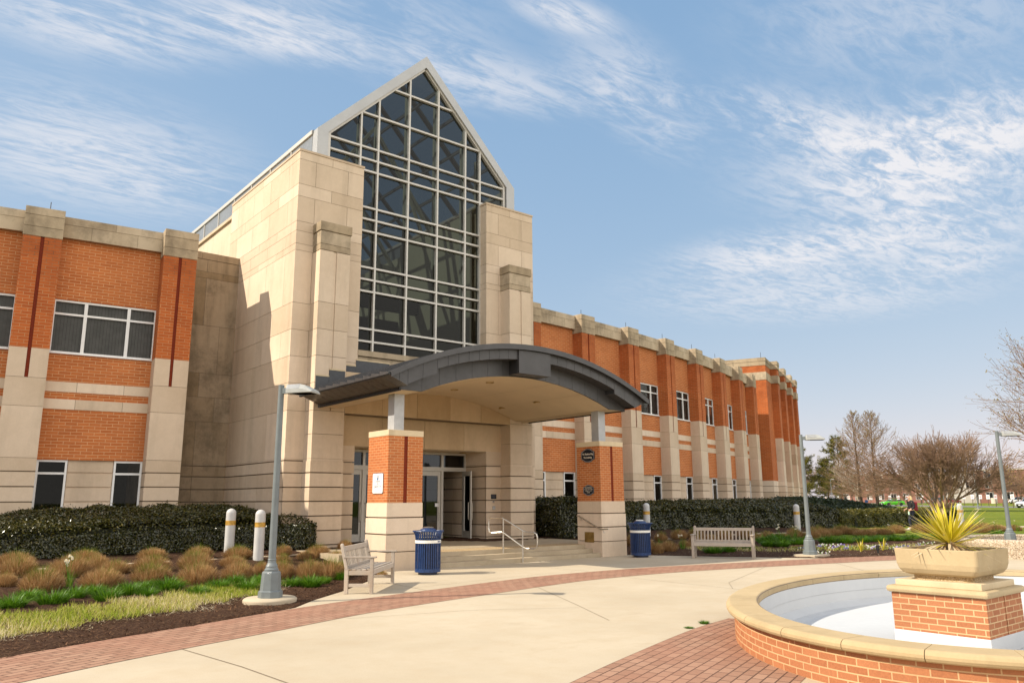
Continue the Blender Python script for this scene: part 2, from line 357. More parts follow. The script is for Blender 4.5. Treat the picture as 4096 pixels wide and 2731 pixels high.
def np_mesh(name, V, Fq, mats, tone=None, mi=None, uv=None, smooth=False, extra=None):
    """V (n,3); Fq (m,k) with k the same for all faces"""
    V = np.asarray(V, np.float32); Fq = np.asarray(Fq, np.int32); m, k = Fq.shape
    me = bpy.data.meshes.new(name); me.vertices.add(len(V)); me.vertices.foreach_set('co', V.ravel())
    me.loops.add(m * k); me.loops.foreach_set('vertex_index', Fq.ravel()); me.polygons.add(m)
    me.polygons.foreach_set('loop_start', np.arange(0, m * k, k, dtype=np.int32)); me.polygons.foreach_set('loop_total', np.full(m, k, np.int32))
    for a in (mats if isinstance(mats, (list, tuple)) else [mats]): me.materials.append(MATS[a])
    if mi is not None: me.polygons.foreach_set('material_index', np.asarray(mi, np.int32))
    if tone is not None:
        at = me.attributes.new('tone', 'FLOAT', 'FACE'); at.data.foreach_set('value', np.asarray(tone, np.float32))
    if uv is not None:
        l = me.uv_layers.new(name='UVMap'); l.data.foreach_set('uv', np.asarray(uv, np.float32).ravel())
    if extra:
        for kx, vx in extra.items():
            at = me.attributes.new(kx, 'FLOAT', 'POINT'); at.data.foreach_set('value', np.asarray(vx, np.float32))
    me.polygons.foreach_set('use_smooth', np.full(m, smooth)); me.update(calc_edges=True); me.validate(); return me

class MB:
    """collects polygons in metres, with box-projected uv and a per-face tone"""
    def __init__(s): s.v = []; s.f = []; s.uv = []; s.mi = []; s.tn = []; s.sm = []
    def poly(s, pts, mi=0, tone=.5, uv=None, smooth=False):
        b = len(s.v); s.v += [tuple(p) for p in pts]; s.f.append(tuple(range(b, b + len(pts)))); s.mi.append(mi); s.tn.append(tone); s.sm.append(smooth)
        if uv is None:
            a, c, d = Vector(pts[0]), Vector(pts[1]), Vector(pts[2]); n = (c - a).cross(d - a)
            if n.length < 1e-12: n = Vector((0, 0, 1))
            n.normalize()
            if abs(n.z) > .7: uv = [(p[0], p[1]) for p in pts]
            else:
                h = Vector((-n.y, n.x)); h.normalize(); uv = [(p[0] * h.x + p[1] * h.y, p[2]) for p in pts]
        s.uv.append(uv)
    def hexa(s, P, mi=0, tone=.5, skip=''):
        """P: 8 corners, bottom 0-3 counter-clockwise from above, top 4-7"""
        for k, f in (('b', (3, 2, 1, 0)), ('t', (4, 5, 6, 7)), ('0', (0, 1, 5, 4)), ('1', (1, 2, 6, 5)), ('2', (2, 3, 7, 6)), ('3', (3, 0, 4, 7))):
            if k not in skip: s.poly([P[i] for i in f], mi, tone)
    def box(s, x0, x1, y0, y1, z0, z1, mi=0, tone=.5, skip=''):
        s.hexa([(x0, y0, z0), (x1, y0, z0), (x1, y1, z0), (x0, y1, z0), (x0, y0, z1), (x1, y0, z1), (x1, y1, z1), (x0, y1, z1)], mi, tone, skip)
    def fbox(s, fr, u0, u1, d0, d1, z0, z1, mi=0, tone=.5):
        """box in a wall frame fr=(ox,oy,tx,ty): u along the wall, d outwards to the right-hand side of travel"""
        ox, oy, tx, ty = fr; nx, ny = ty, -tx
        q = lambda u, d, z: (ox + u * tx + d * nx, oy + u * ty + d * ny, z)
        s.hexa([q(u0, d1, z0), q(u1, d1, z0), q(u1, d0, z0), q(u0, d0, z0), q(u0, d1, z1), q(u1, d1, z1), q(u1, d0, z1), q(u0, d0, z1)], mi, tone)
    def bar(s, a, b, w, h=None, mi=0, tone=.5, up=(0, 0, 1)):
        a, b = Vector(a), Vector(b); d = (b - a).normalized(); h = w if h is None else h; up = Vector(up)
        x = d.cross(up)
        if x.length < 1e-4: x = d.cross(Vector((1, 0, 0)))
        x.normalize(); y = x.cross(d).normalized(); x *= w / 2; y *= h / 2
        L = (b - a).length
        A = [a - x - y, a + x - y, a + x + y, a - x + y]; B = [b - x - y, b + x - y, b + x + y, b - x + y]
        s.poly(A[::-1], mi, tone); s.poly(B, mi, tone)
        for i in range(4):
            j = (i + 1) % 4; ww = w if i % 2 == 0 else h
            s.poly([A[i], A[j], B[j], B[i]], mi, tone, uv=[(0, 0), (0, ww), (L, ww), (L, 0)])
    def tube(s, pts, r, n=8, mi=0, tone=.5, cap=True, closed=False):
        pts = [Vector(p) for p in pts]; rs = r if isinstance(r, (list, tuple)) else [r] * len(pts); rings = []
        prev = None
        for i, p in enumerate(pts):
            if closed: d = pts[(i + 1) % len(pts)] - pts[i - 1]
            else: d = pts[min(i + 1, len(pts) - 1)] - pts[max(i - 1, 0)]
            d.normalize()
            if prev is None:
                x = d.cross(Vector((0, 0, 1)))
                if x.length < 1e-3: x = d.cross(Vector((0, 1, 0)))
            else: x = prev - d * prev.dot(d)
            x.normalize(); prev = x.copy(); y = d.cross(x)
            rings.append([p + (x * cos(2 * pi * k / n) + y * sin(2 * pi * k / n)) * rs[i] for k in range(n)])
        m = len(rings)
        for i in range(m if closed else m - 1):
            A, B = rings[i], rings[(i + 1) % m]
            for k in range(n):
                j = (k + 1) % n; s.poly([A[k], A[j], B[j], B[k]], mi, tone, smooth=True)
        if cap and not closed: s.poly(rings[0][::-1], mi, tone); s.poly(rings[-1], mi, tone)
    def lathe(s, prof, n=24, c=(0, 0, 0), mi=0, tone=.5, smooth=True, rot=0.):
        R = [[(c[0] + r * cos(2 * pi * k / n + rot), c[1] + r * sin(2 * pi * k / n + rot), c[2] + z) for k in range(n)] for r, z in prof]
        for i in range(len(R) - 1):
            for k in range(n):
                j = (k + 1) % n; s.poly([R[i][k], R[i][j], R[i + 1][j], R[i + 1][k]], mi, tone, smooth=smooth)
        if prof[0][0] > 1e-4: s.poly(R[0][::-1], mi, tone)
        if prof[-1][0] > 1e-4: s.poly(R[-1], mi, tone)
    def prism(s, out, z0, z1, mi=0, tone=.5):
        n = len(out); s.poly([(x, y, z1) for x, y in out], mi, tone); s.poly([(x, y, z0) for x, y in out][::-1], mi, tone)
        for i in range(n):
            (x0, y0), (x1, y1) = out[i], out[(i + 1) % n]; s.poly([(x0, y0, z0), (x1, y1, z0), (x1, y1, z1), (x0, y0, z1)], mi, tone)
    def mesh(s, name, mats, off=(0, 0, 0)):
        me = bpy.data.meshes.new(name); o = Vector(off)
        me.from_pydata([Vector(v) - o for v in s.v], [], s.f)
        for a in (mats if isinstance(mats, (list, tuple)) else [mats]): me.materials.append(MATS[a])
        me.polygons.foreach_set('material_index', s.mi); me.polygons.foreach_set('use_smooth', s.sm)
        l = me.uv_layers.new(name='UVMap'); l.data.foreach_set('uv', np.array([q for f in s.uv for q in f], np.float32).ravel())
        at = me.attributes.new('tone', 'FLOAT', 'FACE'); at.data.foreach_set('value', np.array(s.tn, np.float32)); me.update(); return me
    def build(s, name, mats, parent=None, off=None, bevel=0., loc=(0, 0, 0)):
        """off: world position of the parent (vertices are given in world coordinates)"""
        me = s.mesh(name, mats, off or (0, 0, 0)); o = link(name, me, parent, loc)
        if bevel:
            b = bmesh.new(); b.from_mesh(me); bmesh.ops.remove_doubles(b, verts=b.verts, dist=.0004)
            b.to_mesh(me); b.free(); m = o.modifiers.new('bevel', 'BEVEL'); m.width = bevel; m.segments = 2; m.limit_method = 'ANGLE'; m.angle_limit = radians(40)
        return o
rt = lambda a=0., b=1.: random.uniform(a, b)
def ashlar(mb, fr, L, zs, w=1.45, gap=.011, mi=0, d=.012, jt=1, u0=0., offs=None, tl=.25, th=.75):
    """stone blocks with real joints on a wall frame; zs: course lines from bottom to top. Thin courses are one module, tall ones are slabs."""
    mb.fbox(fr, u0 + .05, u0 + L - .05, -.25, 0, zs[0], zs[-1], jt, .5)
    for i in range(len(zs) - 1):
        a, b = zs[i] + gap / 2, zs[i + 1] - gap / 2
        n = max(1, round(L / w)); ww = L / n; e = [u0]
        o = (.5 if i % 2 else 0) * ww if n > 1 else 0
        x = u0 + (o if o else ww)
        while x < u0 + L - .12: e.append(x); x += ww
        e.append(u0 + L)
        for k in range(len(e) - 1):
            p = e[k] + (gap / 2 if k else 0); q = e[k + 1] - (gap / 2 if k < len(e) - 2 else 0)
            mb.fbox(fr, p, q, 0, d, a, b, mi, rt(tl, th))
def rustic(mb, fr, L, zs, groove=.035, depth=.035, mi=0, jt=1, u0=0., w=2.):
    """base courses with deep horizontal grooves"""
    mb.fbox(fr, u0 + .06, u0 + L - .06, -.25, 0, zs[0], zs[-1], jt, .5)
    n = max(1, round(L / w))
    for i in range(len(zs) - 1):
        a, b = zs[i] + (groove if i else 0), zs[i + 1]
        for k in range(n):
            p, q = u0 + L * k / n + (.005 if k else 0), u0 + L * (k + 1) / n - (.005 if k < n - 1 else 0)
            mb.fbox(fr, p, q, 0, depth, a, b, mi, rt(.25, .75))

# ------------------------------------------------------------------ ground
CX, CY, RF = 13.87, 110.7, 86.37            # centre and radius of the curved wings (front of the piers)
PLL = np.array([(-14, 2.2), (-5, 7), (1.28, 10.4), (2.56, 10.97), (4.25, 11.62), (5.42, 12.2), (6.06, 12.9), (7.04, 13.78), (8.3, 15.1), (9.6, 16.75)])
PLR = np.array([(18.1, 16.77), (18.82, 15.56), (19.53, 14.26), (20.97, 12.05), (23.2, 11.09), (26, 9.8), (30, 7), (36, 1), (50, -20)])
def pdist(X, Y, L):
    best = np.full(X.shape, 1e9); side = np.zeros(X.shape)
    for a, b in zip(L[:-1], L[1:]):
        ab = b - a; t = np.clip(((X - a[0]) * ab[0] + (Y - a[1]) * ab[1]) / (ab @ ab), 0, 1)
        dx, dy = X - a[0] - t * ab[0], Y - a[1] - t * ab[1]; d = np.hypot(dx, dy); sd = ab[0] * dy - ab[1] * dx
        m = d < best - 1e-9; best = np.where(m, d, best); side = np.where(m, sd, side)
    return np.where(side >= 0, best, -best)     # left of travel (away from the plaza) is positive
def sm(a, b, x): t = np.clip((x - a) / (b - a), 0, 1); return t * t * (3 - 2 * t)
def edge_d(X, Y): return np.where(X < 13.87, pdist(X, Y, PLL), pdist(X, Y, PLR))
def ground_h(X, Y):
    X = np.asarray(X, float); Y = np.asarray(Y, float); d = edge_d(X, Y); r = np.hypot(X, Y); df = np.hypot(X - CX, Y - CY) - RF
    h = .01 + (.1 * sm(.2, 5, d) + .27 * (1 - sm(2, 9, df))) * (1 - sm(60, 110, r))
    return np.where(d < 0, -.10 - .5 * sm(0, 1.2, -d), h)
def gz(x, y): return float(ground_h(np.array([x]), np.array([y]))[0])
xs = np.concatenate([[-3000, -1500, -700, -300, -120, -60, -35, -22], np.arange(-14, 46, .22), [47, 49, 52, 56, 62, 70, 80, 95, 110, 130, 160, 220, 320, 500, 900, 1700, 3200]])
ys = np.concatenate([[-3000, -1200, -400, -150, -60, -30, -15], np.arange(-6, 27, .22), [27.5, 29, 31, 35, 40, 48, 60, 80, 110, 150, 220, 320, 500, 900, 1700, 3200]])
GX, GY = np.meshgrid(xs, ys); GZ = ground_h(GX, GY)
GD = edge_d(GX, GY); GF = np.hypot(GX - CX, GY - CY) - RF
mul = np.where(GX < 13.87, ((GD > -.5) & (GX > -20) & (GY < 27)).astype(float), ((GD < 7.2) & (GX < 45) & (GY > 5)).astype(float))
mul = np.maximum(mul, ((GF < 7) & (GF > -3) & (GX > 17) & (GX < 46)).astype(float))
GZ = GZ + np.where((mul > .5) & (GD > 0), RNG.normal(0, .009, GZ.shape), 0)
ny_, nx_ = GX.shape; idx = np.arange(nx_ * ny_).reshape(ny_, nx_)
Fq = np.stack([idx[:-1, :-1], idx[:-1, 1:], idx[1:, 1:], idx[1:, :-1]], -1).reshape(-1, 4)
me = np_mesh('ground', np.stack([GX, GY, GZ], -1).reshape(-1, 3), Fq, 'ground', smooth=True, extra={'mulch': mul.ravel()})
tag(link('ground', me), kind='structure')

def ell(t, off=0., ax=4.48, bx=3.07, c=(11.27, 4.10), tilt=radians(12.5)):
    x, y = ax * cos(t), bx * sin(t); nx, ny = cos(t) / ax, sin(t) / bx; l = sqrt(nx * nx + ny * ny); x += off * nx / l; y += off * ny / l
    return (c[0] + x * cos(tilt) - y * sin(tilt), c[1] + x * sin(tilt) + y * cos(tilt))
NE = 120
hole = [ell(2 * pi * k / NE, -.12) for k in range(NE)]
outer = [tuple(p) for p in PLL] + [(9.79, 16.97), (9.79, 16.78), (17.95, 16.72)] + [tuple(p) for p in PLR] + [(50, -30), (-14, -30)]
tri = tessellate_polygon([[Vector((*p, 0)) for p in outer], [Vector((*p, 0)) for p in hole]])
allp = [(*p, 0) for p in outer + hole]
mb = MB()
for t in tri:
    a, b, c = (allp[i] for i in t)
    if (b[0] - a[0]) * (c[1] - a[1]) - (b[1] - a[1]) * (c[0] - a[0]) < 0: b, c = c, b
    mb.poly([a, b, c])
for i in range(len(outer)):
    a, b = outer[i], outer[(i + 1) % len(outer)]; mb.poly([(*a, 0), (*b, 0), (*b, -.2), (*a, -.2)])
tag(mb.build('plaza', 'concrete'), kind='structure')
def smooth_line(P, n=8):
    P = np.array(P, float); out = []
    for i in range(len(P) - 1):
        p0 = P[max(i - 1, 0)]; p1 = P[i]; p2 = P[i + 1]; p3 = P[min(i + 2, len(P) - 1)]
        for k in range(n):
            t = k / n; out.append(.5 * ((2 * p1) + (-p0 + p2) * t + (2 * p0 - 5 * p1 + 4 * p2 - p3) * t * t + (-p0 + 3 * p1 - 3 * p2 + p3) * t ** 3))
    out.append(P[-1]); return np.array(out)
B_IN = smooth_line([(-12, 1.2), (-6, 4.9), (-2, 7.25), (1.3, 8.97), (2.95, 9.70), (4.3, 10.22), (5.9, 10.86), (7.5, 11.28), (9.1, 11.62), (10.55, 11.93), (12.08, 12.15), (14.26, 12.10), (16, 11.82), (17.6, 11.45), (19.5, 10.98), (21.75, 10.35), (24.5, 9.1), (28, 6.7), (33, 2), (40, -8)])
def in_oval(p, off):
    x, y = p[0] - 11.27, p[1] - 4.10; t = radians(12.5); u, v = x * cos(t) + y * sin(t), -x * sin(t) + y * cos(t); return (u / (4.48 + off)) ** 2 + (v / (3.07 + off)) ** 2 < 1
def strip(name, IN, width, z, mat, out=1, nw=1, clip=False):
    T = np.gradient(IN, axis=0); T /= np.linalg.norm(T, axis=1)[:, None]; N = np.stack([-T[:, 1], T[:, 0]], 1) * out
    s_ = np.concatenate([[0], np.cumsum(np.linalg.norm(np.diff(IN, axis=0), axis=1))]); mb = MB(); w = width if isinstance(width, np.ndarray) else np.full(len(IN), width)
    OUT = IN + N * w[:, None]
    for i in range(len(IN) - 1):
        for k in range(nw):
            a, b = k / nw, (k + 1) / nw; A, B = IN[i] + (OUT[i] - IN[i]) * a, IN[i + 1] + (OUT[i + 1] - IN[i + 1]) * a; C, D = IN[i + 1] + (OUT[i + 1] - IN[i + 1]) * b, IN[i] + (OUT[i] - IN[i]) * b
            if clip and in_oval((A + C) / 2, -.11): continue
            mb.poly([(*A, z), (*B, z), (*C, z), (*D, z)], uv=[(s_[i], w[i] * a), (s_[i + 1], w[i + 1] * a), (s_[i + 1], w[i + 1] * b), (s_[i], w[i] * b)])
    return tag(mb.build(name, mat), kind='structure')
strip('brick_band', B_IN, 1.36, .004, 'pavers')
FAN = smooth_line([(9.6, 7.02), (8.44, 6.75), (6.61, 6.13), (5.21, 5.6), (2, 4.3), (-2, 2.5)], 30)
strip('brick_path', FAN, 1.85, .004, 'pavers', nw=40, clip=True)
mb = MB()
def joint(P, w=.016, z=.0035):
    for a, b in zip(P[:-1], P[1:]):
        a, b = np.array(a), np.array(b); t = (b - a) / np.linalg.norm(b - a); n = np.array([-t[1], t[0]]) * w / 2
        mb.poly([(*(a - n), z), (*(b - n), z), (*(b + n), z), (*(a + n), z)])
joint([(2.97, 9.70), (3.14, 8.3), (3.22, 7.0), (3.3, 5.4)]); joint([(10.18, 11.8), (9.0, 9.5), (8.2, 8.0)], .010); joint([(8.79, 9.22), (7.4, 10.1), (5.5, 10.6)], .008)
joint([(12.9, 12.1), (12.75, 9.2), (12.6, 7.4)], .010); joint([(17.3, 11.5), (15.7, 10.8), (13.6, 9.9), (12.75, 9.2)], .008); joint([(19.6, 10.9), (17.5, 8.8), (15.9, 7.1)], .010)
joint([(8.48, 14.66), (8.36, 13.4), (8.3, 12.75)], .010); joint([(13.4, 16.7), (13.3, 13.6)], .010); joint([(6.6, 13.3), (8.36, 13.4), (10.9, 13.75), (13.3, 13.95), (16, 13.6), (19.3, 13.2)], .008); joint([(18.6, 15.5), (18.0, 13.4)], .010)
joint([(5.5, 5.2), (6.0, 2.0), (6.2, -2)], .012)
tag(mb.build('paving_joint', 'mortar_joint'), kind='structure')

# entrance steps and landing
mb = MB()
for i, (yy, zt) in enumerate(((16.76, .115), (17.10, .225), (17.42, .335))):
    zb = -.05 if i == 0 else (.115, .225)[i - 1] - .002
    mb.box(10.83, 16.92, yy, 21.0 if i < 2 else 17.43, zb, zt - .0005 * (2 - i))
tag(mb.build('entrance_steps', 'old_concrete', bevel=.012), kind='structure')
mb = MB(); mb.box(10.83, 16.92, 17.432, 18.25, .2, .338)
tag(mb.build('aggregate_strip', 'aggregate'), kind='structure')
mb = MB(); mb.box(9.2, 18.5, 18.252, 23.0, -.1, .34); mb.box(9.9, 10.8, 17.99, 18.25, -.1, .3385); mb.box(16.95, 18.5, 17.8, 18.25, -.1, .3385)
tag(mb.build('entrance_landing', 'old_concrete'), kind='structure')
mb = MB()                                       # side walk that leads to the landing between the bollards
W1 = [(-14, 17.6), (0, 19.3), (4.0, 19.75), (8.0, 19.85), (9.2, 19.95)]
for a, b in zip(W1[:-1], W1[1:]):
    za, zb = gz(*a) + .02, gz(*b) + .02
    mb.hexa([(a[0], a[1], za - .1), (b[0], b[1], zb - .1), (b[0], b[1] + 1.25, zb - .1), (a[0], a[1] + 1.25, za - .1), (a[0], a[1], za), (b[0], b[1], zb), (b[0], b[1] + 1.25, zb), (a[0], a[1] + 1.25, za)])
W2 = [(18.5, 18.3), (21, 18.9), (26, 19.4), (31, 19.3), (36, 18.9), (40.3, 17.6), (46, 15.6), (58, 11)]
for a, b in zip(W2[:-1], W2[1:]):
    za, zb = gz(*a) + .02, gz(*b) + .02
    mb.hexa([(a[0], a[1], za - .1), (b[0], b[1], zb - .1), (b[0], b[1] + 1.25, zb - .1), (a[0], a[1] + 1.25, za - .1), (a[0], a[1], za), (b[0], b[1], zb), (b[0], b[1] + 1.25, zb), (a[0], a[1] + 1.25, za)])
tag(mb.build('side_walk', 'concrete'), kind='structure')
# the road beyond the lawn with its kerb
mb = MB(); RD = [(300, 200), (195, 103), (172, 80), (150, 52), (128, 18), (100, -40)]
def road(mb, off0, off1, z, mi):
    P = np.array(RD, float); T = np.gradient(P, axis=0); T /= np.linalg.norm(T, axis=1)[:, None]; N = np.stack([T[:, 1], -T[:, 0]], 1)
    for i in range(len(P) - 1):
        mb.poly([(*(P[i] + N[i] * off0), z), (*(P[i + 1] + N[i + 1] * off0), z), (*(P[i + 1] + N[i + 1] * off1), z), (*(P[i] + N[i] * off1), z)][::-1], mi)
road(mb, -6, 6, .02, 0); tag(mb.build('road', 'road_asphalt'), kind='structure')
mb = MB()
for o0, o1 in ((6, 6.3), (-6.3, -6)):
    road(mb, o0, o1, .13, 0)
tag(mb.build('road_kerb', 'curb'), kind='structure')
mb = MB(); mb.poly([(200, 150, .015), (320, 60, .015), (420, 160, .015), (330, 270, .015)]); tag(mb.build('parking_lot', 'road_asphalt'), kind='structure')
# ------------------------------------------------------------------ the building
BLD = empty('campus_building', (13.87, 21.7, 0), label='tan brick and limestone campus building with a gabled glass entrance tower', cat='building')
BO = (13.87, 21.7, 0)
CREL = (0, CY - 21.7, 0)                     # circle centre of the wings, relative to the building
STEP = radians(2.47); A0 = radians(4.83)
def fan_mesh(mb, name, mats, rz=0., parent=BLD, bevel=0.):
    """vertices given about the circle centre, front towards -y"""
    o = mb.build(name, mats, parent, bevel=bevel); o.location = CREL; o.rotation_euler = (0, 0, rz); return o
hw = .485
FR = (0, -RF, 1, 0)                          # wall frame: u along x, d outwards (-y)
GRV = [-.2, .44, .85, 1.26, 1.67, 2.08, 2.49, 2.87]
def side_frames(h, depth):                   # front, left and right faces of a pier
    return [(FR, -h, 2 * h), ((-h, -RF + depth, 0, -1), 0, depth), ((h, -RF, 0, 1), 0, depth)]
def make_pier():
    mb = MB(); mb.box(-hw + .03, hw - .03, -RF + .03, -RF + .7, -.2, 2.87, 1)
    for a, b in zip(GRV[:-1], GRV[1:]): mb.box(-hw, hw, -RF, -RF + .7, a + (.035 if a > 0 else 0), b, 0, rt(.25, .75))
    for a, b in ((2.88, 4.285), (4.295, 5.085)): mb.box(-hw, hw, -RF, -RF + .7, a, b, 0, rt(.3, .8))
    mb.box(-hw + .012, hw - .012, -RF + .012, -RF + .69, 2.8, 5.09, 1); mb.box(-hw + .012, hw - .012, -RF + .06, -RF + .69, 5.09, 5.92, 1)
    t = rt(.3, .8); mb.box(-hw, -.047, -RF, -RF + .7, 5.095, 5.92, 0, t); mb.box(.047, hw, -RF, -RF + .7, 5.095, 5.92, 0, t)
    p = fan_mesh(mb, 'pier', ['limestone', 'mortar_joint'])
    mb = MB(); mb.box(-hw, -.047, -RF, -RF + .7, 5.922, 9.17); mb.box(.047, hw, -RF, -RF + .7, 5.922, 9.17); o = mb.build('brick_shaft', 'pier_brick', p)
    mb = MB(); mb.box(-.0468, .0468, -RF + .03, -RF + .6, 5.10, 9.165); mb.build('glazed_stripe', 'glazed_brick', p)
    mb = MB(); c = hw + .012
    for a, b in ((9.172, 9.445), (9.455, 9.795), (9.805, 10.04)): mb.box(-c, c, -RF - .012, -RF + .7, a, b, 0, rt(.2, .8))
    mb.box(-hw, hw, -RF + .004, -RF + .6, 9.2, 10.0, 1); mb.build('cap', ['weathered_limestone', 'mortar_joint'], p, bevel=.008)
    return p
BW = 1.368; RW = RF - .56                    # bay: half width and radius of the wall face
WF = (0, -RW, 1, 0)
def window(mb, x0, x1, z0, z1, mull, trans, y, f=.055, d=.09):
    mb.box(x0, x0 + f, y, y + d, z0, z1); mb.box(x1 - f, x1, y, y + d, z0, z1)
    mb.box(x0 + f, x1 - f, y, y + d, z1 - f, z1); mb.box(x0 + f, x1 - f, y - .03, y + d, z0, z0 + f)
    for m in mull: mb.box(m - .045, m + .045, y + .004, y + d, z0 + f, z1 - f)
    e = [x0 + f] + [q for m in mull for q in (m - .045, m + .045)] + [x1 - f]
    for a, b in zip(e[::2], e[1::2]): mb.box(a, b, y + .008, y + d, trans - .03, trans + .03)
def make_bay():
    out = []
    for a, b in ((2.86, 4.3), (4.585, 4.805), (5.095, 5.92), (7.52, 9.5)):
        mb = MB(); mb.box(-BW - .1, BW + .1, -RW, -RW + .3, a, b); out.append(fan_mesh(mb, 'brick_panel', 'brick'))
    for a in (4.3, 4.8):
        mb = MB(); mb.box(-BW - .1, BW + .1, -RW + .004, -RW + .3, a + .001, a + .289, 1)
        for p, q in ((-BW - .1, -.575), (-.565, .665), (.675, BW + .1)): mb.box(p, q, -RW - .014, -RW + .2, a, a + .29, 0, rt(.3, .9))
        out.append(fan_mesh(mb, 'stone_band', ['limestone', 'mortar_joint']))
    mb = MB(); mb.box(-.62, .62, -RW + .10, -RW + .4, -.2, 2.855, 0, .45)
    for a, b in zip(GRV[:-1], GRV[1:]): mb.box(-.58, .58, -RW + .065, -RW + .3, a + (.03 if a > 0 else 0), b - .015, 0, rt(.3, .8))
    mb.box(-BW - .1, -.62, -RW + .02, -RW + .3, -.2, 1.27, 0, .4); mb.box(.62, BW + .1, -RW + .02, -RW + .3, -.2, 1.27, 0, .5)
    out.append(fan_mesh(mb, 'stone_base', ['limestone', 'mortar_joint']))
    mb = MB(); d = -RW - .16
    mb.box(-BW - .06, BW + .06, d + .006, d + 1.1, 9.375, 10.0, 1)
    for p, q in ((-BW - .06, .02), (.03, BW + .06)): mb.box(p, q, d - .006, d + 1.1, 9.775, 10.005, 0, rt(.2, .8))
    for p, q in ((-BW - .06, -.62), (-.61, .64), (.65, BW + .06)): mb.box(p, q, d, d + 1.0, 9.37, 9.765, 0, rt(.2, .8))
    out.append(fan_mesh(mb, 'parapet', ['weathered_limestone', 'mortar_joint']))
    mb = MB(); window(mb, -BW - .02, BW + .02, 5.925, 7.515, (-.54, .62), 7.10, -RW + .02); mb.box(-BW - .02, BW + .02, -RW - .05, -RW + .05, 5.905, 5.935)
    w = fan_mesh(mb, 'upper_window', 'white_frame')
    mb = MB(); mb.poly([(-BW, -RW + .07, 5.95), (BW, -RW + .07, 5.95), (BW, -RW + .07, 7.5), (-BW, -RW + .07, 7.5)]); mb.build('pane', 'window_glass', w)
    mb = MB(); k = 0
    x = -BW + .03
    while x < BW - .05:                      # vertical slat blinds
        mb.hexa([(x, -RW + .15, 5.97), (x + .085, -RW + .17, 5.97), (x + .085, -RW + .175, 5.97), (x, -RW + .155, 5.97), (x, -RW + .15, 7.5), (x + .085, -RW + .17, 7.5), (x + .085, -RW + .175, 7.5), (x, -RW + .155, 7.5)], 0, rt()); x += .088
    mb.build('blind', 'blind', w); out.append(w)
    for x0, x1 in ((-1.36, -.60), (.60, 1.36)):
        mb = MB(); window(mb, x0, x1, 1.29, 2.855, (), 2.48, -RW + .03); w = fan_mesh(mb, 'lower_window', 'white_frame')
        mb = MB(); mb.poly([(x0, -RW + .08, 1.3), (x1, -RW + .08, 1.3), (x1, -RW + .08, 2.84), (x0, -RW + .08, 2.84)]); mb.build('pane', 'window_glass', w); out.append(w)
    return out
PIER0 = make_pier(); PIER0.rotation_euler = (0, 0, A0)
for k in range(1, 8): copy_tree(PIER0, BLD, rz=A0 + STEP * k)
for k in range(0, 4): copy_tree(PIER0, BLD, rz=-A0 - STEP * k)
BAY0 = make_bay()
for o in BAY0: o.rotation_euler = (0, 0, A0 + STEP * .5)
for k in list(range(1, 7)):
    for o in BAY0: copy_tree(o, BLD, rz=A0 + STEP * (k + .5))
for k in range(0, 3):
    for o in BAY0: copy_tree(o, BLD, rz=-A0 - STEP * (k + .5))
# body of the wings: roof, floors, dark inside
def ring(mb, a0, a1, r0, r1, z0, z1, n, mi=0):
    for i in range(n):
        t0, t1 = a0 + (a1 - a0) * i / n, a0 + (a1 - a0) * (i + 1) / n
        q = lambda r, t, z: (r * sin(t), -r * cos(t), z)
        mb.hexa([q(r0, t0, z0), q(r0, t1, z0), q(r1, t1, z0), q(r1, t0, z0), q(r0, t0, z1), q(r0, t1, z1), q(r1, t1, z1), q(r1, t0, z1)], mi)
mb = MB(); AR = A0 + STEP * 7
ring(mb, A0, AR, RF - .9, RF - 22, 9.45, 9.6, 8); ring(mb, -A0 - STEP * 3.2, -A0, RF - .9, RF - 22, 9.45, 9.6, 4)
fan_mesh(mb, 'flat_roof', 'roofing')
mb = MB()
for a, b, n in ((A0 + .003, AR, 8), (-A0 - STEP * 3.2, -A0 - .003, 4)):
    ring(mb, a, b, RF - .95, RF - 4, 4.3, 4.7, n); ring(mb, a, b, RF - 3.6, RF - 3.8, -.2, 9.44, n)
fan_mesh(mb, 'interior_room', 'interior_grey')

# ---- tower
CZ = [9.19, 9.4, 9.81, 10.12, 10.94, 11.34, 12.16, 12.43]
LOWZ = [2.87, 4.27, 5.09, 5.9, 6.71, 7.54, 9.19]
GRT = [-.2, .42, .82, 1.23, 1.64, 2.04, 2.45, 2.8]
def tower_block(x0, x1, name, mats, left=True):
    mb = MB(); mb.box(x0 + .06, x1 - .06, 21.76, 27.6, -.2, 12.4, 1)
    fr = (x0, 21.7 + .012, 1, 0)
    ashlar(mb, fr, x1 - x0, LOWZ + CZ[1:], w=1.15)
    ashlar(mb, (x0 + .012, 27.71, 0, -1), 5.997, LOWZ + CZ[1:], w=1.5)
    ashlar(mb, (x1 - .012, 21.713, 0, 1), 5.99, LOWZ + CZ[1:], w=1.5)
    rustic(mb, (x0 + .035, 27.71, 0, -1), 5.997, GRT + [2.87]); rustic(mb, (x0, 21.735, 1, 0), x1 - x0, GRT + [2.87]); rustic(mb, (x1 - .035, 21.713, 0, 1), 5.99, GRT + [2.87])
    mb.box(x0 - .02, x1 + .02, 21.68, 27.73, 12.43, 12.5, 0, .2)
    return mb.build(name, mats, BLD, BO)
tower_block(9.1, 11.33, 'tower_block', ['limestone', 'mortar_joint'])
tower_block(16.40, 18.63, 'tower_block', ['limestone', 'mortar_joint'])
